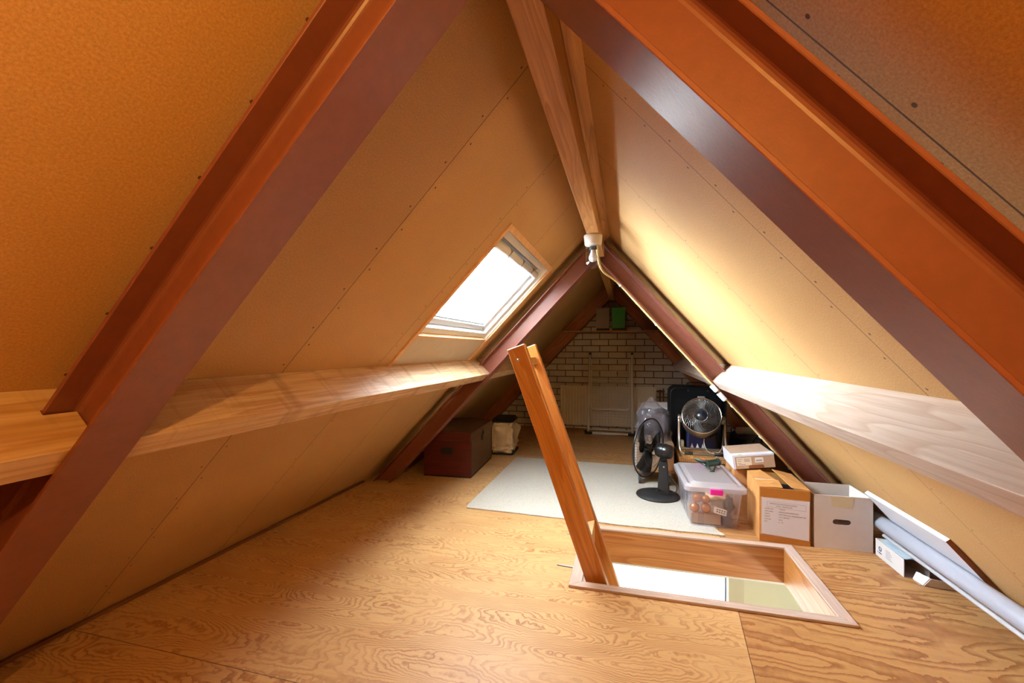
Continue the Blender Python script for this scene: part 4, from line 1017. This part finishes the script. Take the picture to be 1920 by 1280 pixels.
m = MB(); m.cyl((cx1, 0, .25), (cx1, 0, .29), .026, 20); put('neck', m, BK, t)
m = MB(); m.cyl((0, 0, .06), (0, 0, .115), .007, 12); m.lathe([(0, .095), (.030, .095), (.030, .140), (.018, .152), (0, .154)], 28); put('hub', m, BK, t, M=HM)
for k in range(3):
    m = MB(); blade(m, .026, .180, k * 2 * pi / 3 + .55, .35, 1.25, .95, .020); put('blade', m, plain('dark_blade', '0e0c0d', .5), t, M=HM @ Matrix.Translation((0, 0, .128)), solid=.002)
GR = .213
for nm, zc, dz in (('rear_grille', .122, -.045), ('front_grille', .122, .050)):
    m = MB(); N2 = 64 if dz < 0 else 64
    for k in range(N2):
        a = 2 * pi * k / N2; pp = []
        for u in (0, .3, .55, .75, .9, 1.0):
            r_ = .045 + (GR - .045) * u; pp.append((r_ * math.cos(a), r_ * math.sin(a), zc + dz * (1 - u ** 3)))
        m.tube(pp, .0009, 4)
    for r_, rr in ((GR, .0055 if dz < 0 else .004), (.13, .0012), (.045, .003)):
        u = (r_ - .045) / (GR - .045)
        m.tube([(r_ * math.cos(2 * pi * i / 64), r_ * math.sin(2 * pi * i / 64), zc + dz * (1 - u ** 3)) for i in range(64)], rr, 6, closed=True)
    put(nm, m, MT['black'], t, M=HM)
m = MB(); m.lathe([(0, .172), (.044, .172), (.044, .176), (0, .180)], 30); put('badge_disc', m, MT['black'], t, M=HM)
m = MB(); m.tube(smooth([Vector(p) for p in [(.08, -.05, .045), (.05, -.055, .040), (-.01, -.05, .042), (.0, -.03, .06), (.06, -.035, .035), (.12, -.02, .045), (.125, .0, .09), (.10, .03, .12)]], 6), .0035, 8); put('power_cord', m, BK, t)

# ================================================================== RIGHT EDGE
# white board leaning on the slope
m = MB(); m.box(2.045, 2.635, 2.135, 2.50, .0015, .0035); m.box(2.045, 2.635, 2.135, 2.50, .0035, .0205)
put('shelf_board', m, plain('white_melamine', 'd9d9de', .4), M=MR, label='white shelf board leaning against the right roof slope above the pipe', cat='board', bevel=.0008)
m = MB(); m.box(2.0435, 2.0449, 2.135, 2.50, .0015, .0205); put('raw_edge', m, plain('raw_chipboard_edge', '8a5630', .8, grain=.2, gs=200), bpy.data.objects['shelf_board'], M=MR)
# pvc pipe
t = thing('drain_pipe', 'long grey plastic drainpipe lying along the foot of the right slope', 'pipe', (1.47, 2.0, .18))
pa_, pb_ = RP('R', 2.88, 2.312, .0565), RP('R', 1.05, 2.335, .0565)
m = MB(); m.tube([pa_, pb_], .0355, 32); put('pipe_tube', m, plain('grey_pvc', 'a0a0a8', .4), t, M=I4)
m = MB(); m.tube([pb_, pb_ + (pb_ - pa_).normalized() * .06], .041, 32); put('socket_end', m, plain('grey_pvc', 'b4b4bc'), t, M=I4)
t2p = [RP('R', 2.62, 2.342, .0970), RP('R', 1.2, 2.365, .0960)]
m = MB(); m.tube(t2p, .0085, 10); put('thin_rod', m, plain('pale_grey_rod', 'b8b4b4', .5), M=I4, label='thin pale rod lying alongside the grey drainpipe', cat='rod')
# printed narrow carton
t = thing('printed_carton', 'narrow white printed carton with blue letters at the foot of the right slope', 'box', (1.440, 2.405, 0))
m = MB(); th = .003; W_, D_, H_ = .100, .235, .084
m.box(0, th, 0, D_, 0, H_); m.box(W_ - th, W_, 0, D_, 0, H_); m.box(th, W_ - th, 0, D_, 0, th); m.box(th, W_ - th, D_ - th, D_, th, H_); m.box(th, W_ - th, .03, D_, H_ - th, H_)
put('carton_body', m, plain('printed_white_card', 'c4beb9', .55), t)
SM = WM[t.name] @ axes((-.0006, D_, 0), (0, -1, 0), (0, 0, 1))
text('letters', 'ie', .058, MT['navyink'], t, SM @ Matrix.Translation((.038, .040, 0)) @ Matrix.Rotation(R(90), 4, 'Z') @ Matrix.Translation((-.022, 0, 0)))
m = MB()
for k in range(6): m.box(.09 + .0 * k, .09 + .055 - (k % 3) * .008, .024 + k * .0075, .0258 + k * .0075, 0, .0003)
put('small_print', m, MT['ink'], t, M=SM)
# clear bag of papers on top
m = MB(); 
def fpap(u, v):
    x = 1.443 + .060 * u; y = 2.40 + .20 * v; z = .0865 + .004 * (1 + MN.noise(Vector((u * 3, v * 4, 1)))) * math.sin(pi * min(1, max(0, u))) + .0015 * math.sin(v * 9)
    return (x, y, z)
m.grid(fpap, 24, 30); put('plastic_sleeve', m, plain('pale_blue_sleeve', 'a9bac4', .3), solid=.003, label='pale blue plastic sleeve of papers on the printed carton', cat='papers')
# flattened carton tray
t = thing('carton_tray', 'torn white cardboard tray on the floor under the drainpipe', 'tray', (1.50, 2.355, 0), R(-6))
m = MB(); m.box(-.035, .125, -.02, .035, 0, .003); put('tray_base', m, MT['cardlight'], t, bevel=.001)
cw = plain('ribbed_white_card', 'cfcac7', .6, grain=.06, gs=60)
flap([(-.02, -.02, .003), (.125, -.02, .003), (.120, -.030, .034), (.0, -.034, .045)], 'front_wall', cw, .003, t)
flap([(-.035, .035, .003), (-.02, -.02, .003), (-.0, -.034, .045), (-.022, .03, .042)], 'side_wall', cw, .003, t)

# ---- unseen fill lamp added under the landing ceiling to brighten the stairwell wall
t = thing('added_landing_lamp', 'unseen white globe lamp added below the landing ceiling to brighten the stairwell', 'lamp', (1.75, 1.1, D - .0205))
m = MB(); m.lathe([(.045, 0), (.045, -.02), (.006, -.03), (.006, -.25), (0, -.25)][::-1], 24); put('cord_mount', m, MT['white'], t)
m = MB(); m.lathe([(.004, -.25)] + [(.1 * math.sin(R(a)), -.35 + .1 * math.cos(R(a))) for a in range(10, 171, 10)] + [(0, -.45)], 32); go = NB('added_lit_globe'); go.P(Emission_Color=(1, .93, .8, 1), Emission_Strength=6.0); put('globe', m, go.m, t)
l = bpy.data.lights.new('added_fill_light', 'POINT'); l.energy = 55; l.color = (1, .93, .8); l.shadow_soft_size = .1
o = bpy.data.objects.new('added_fill_light', l); COL.objects.link(o); o.parent = t; o.location = (0, 0, -.56)
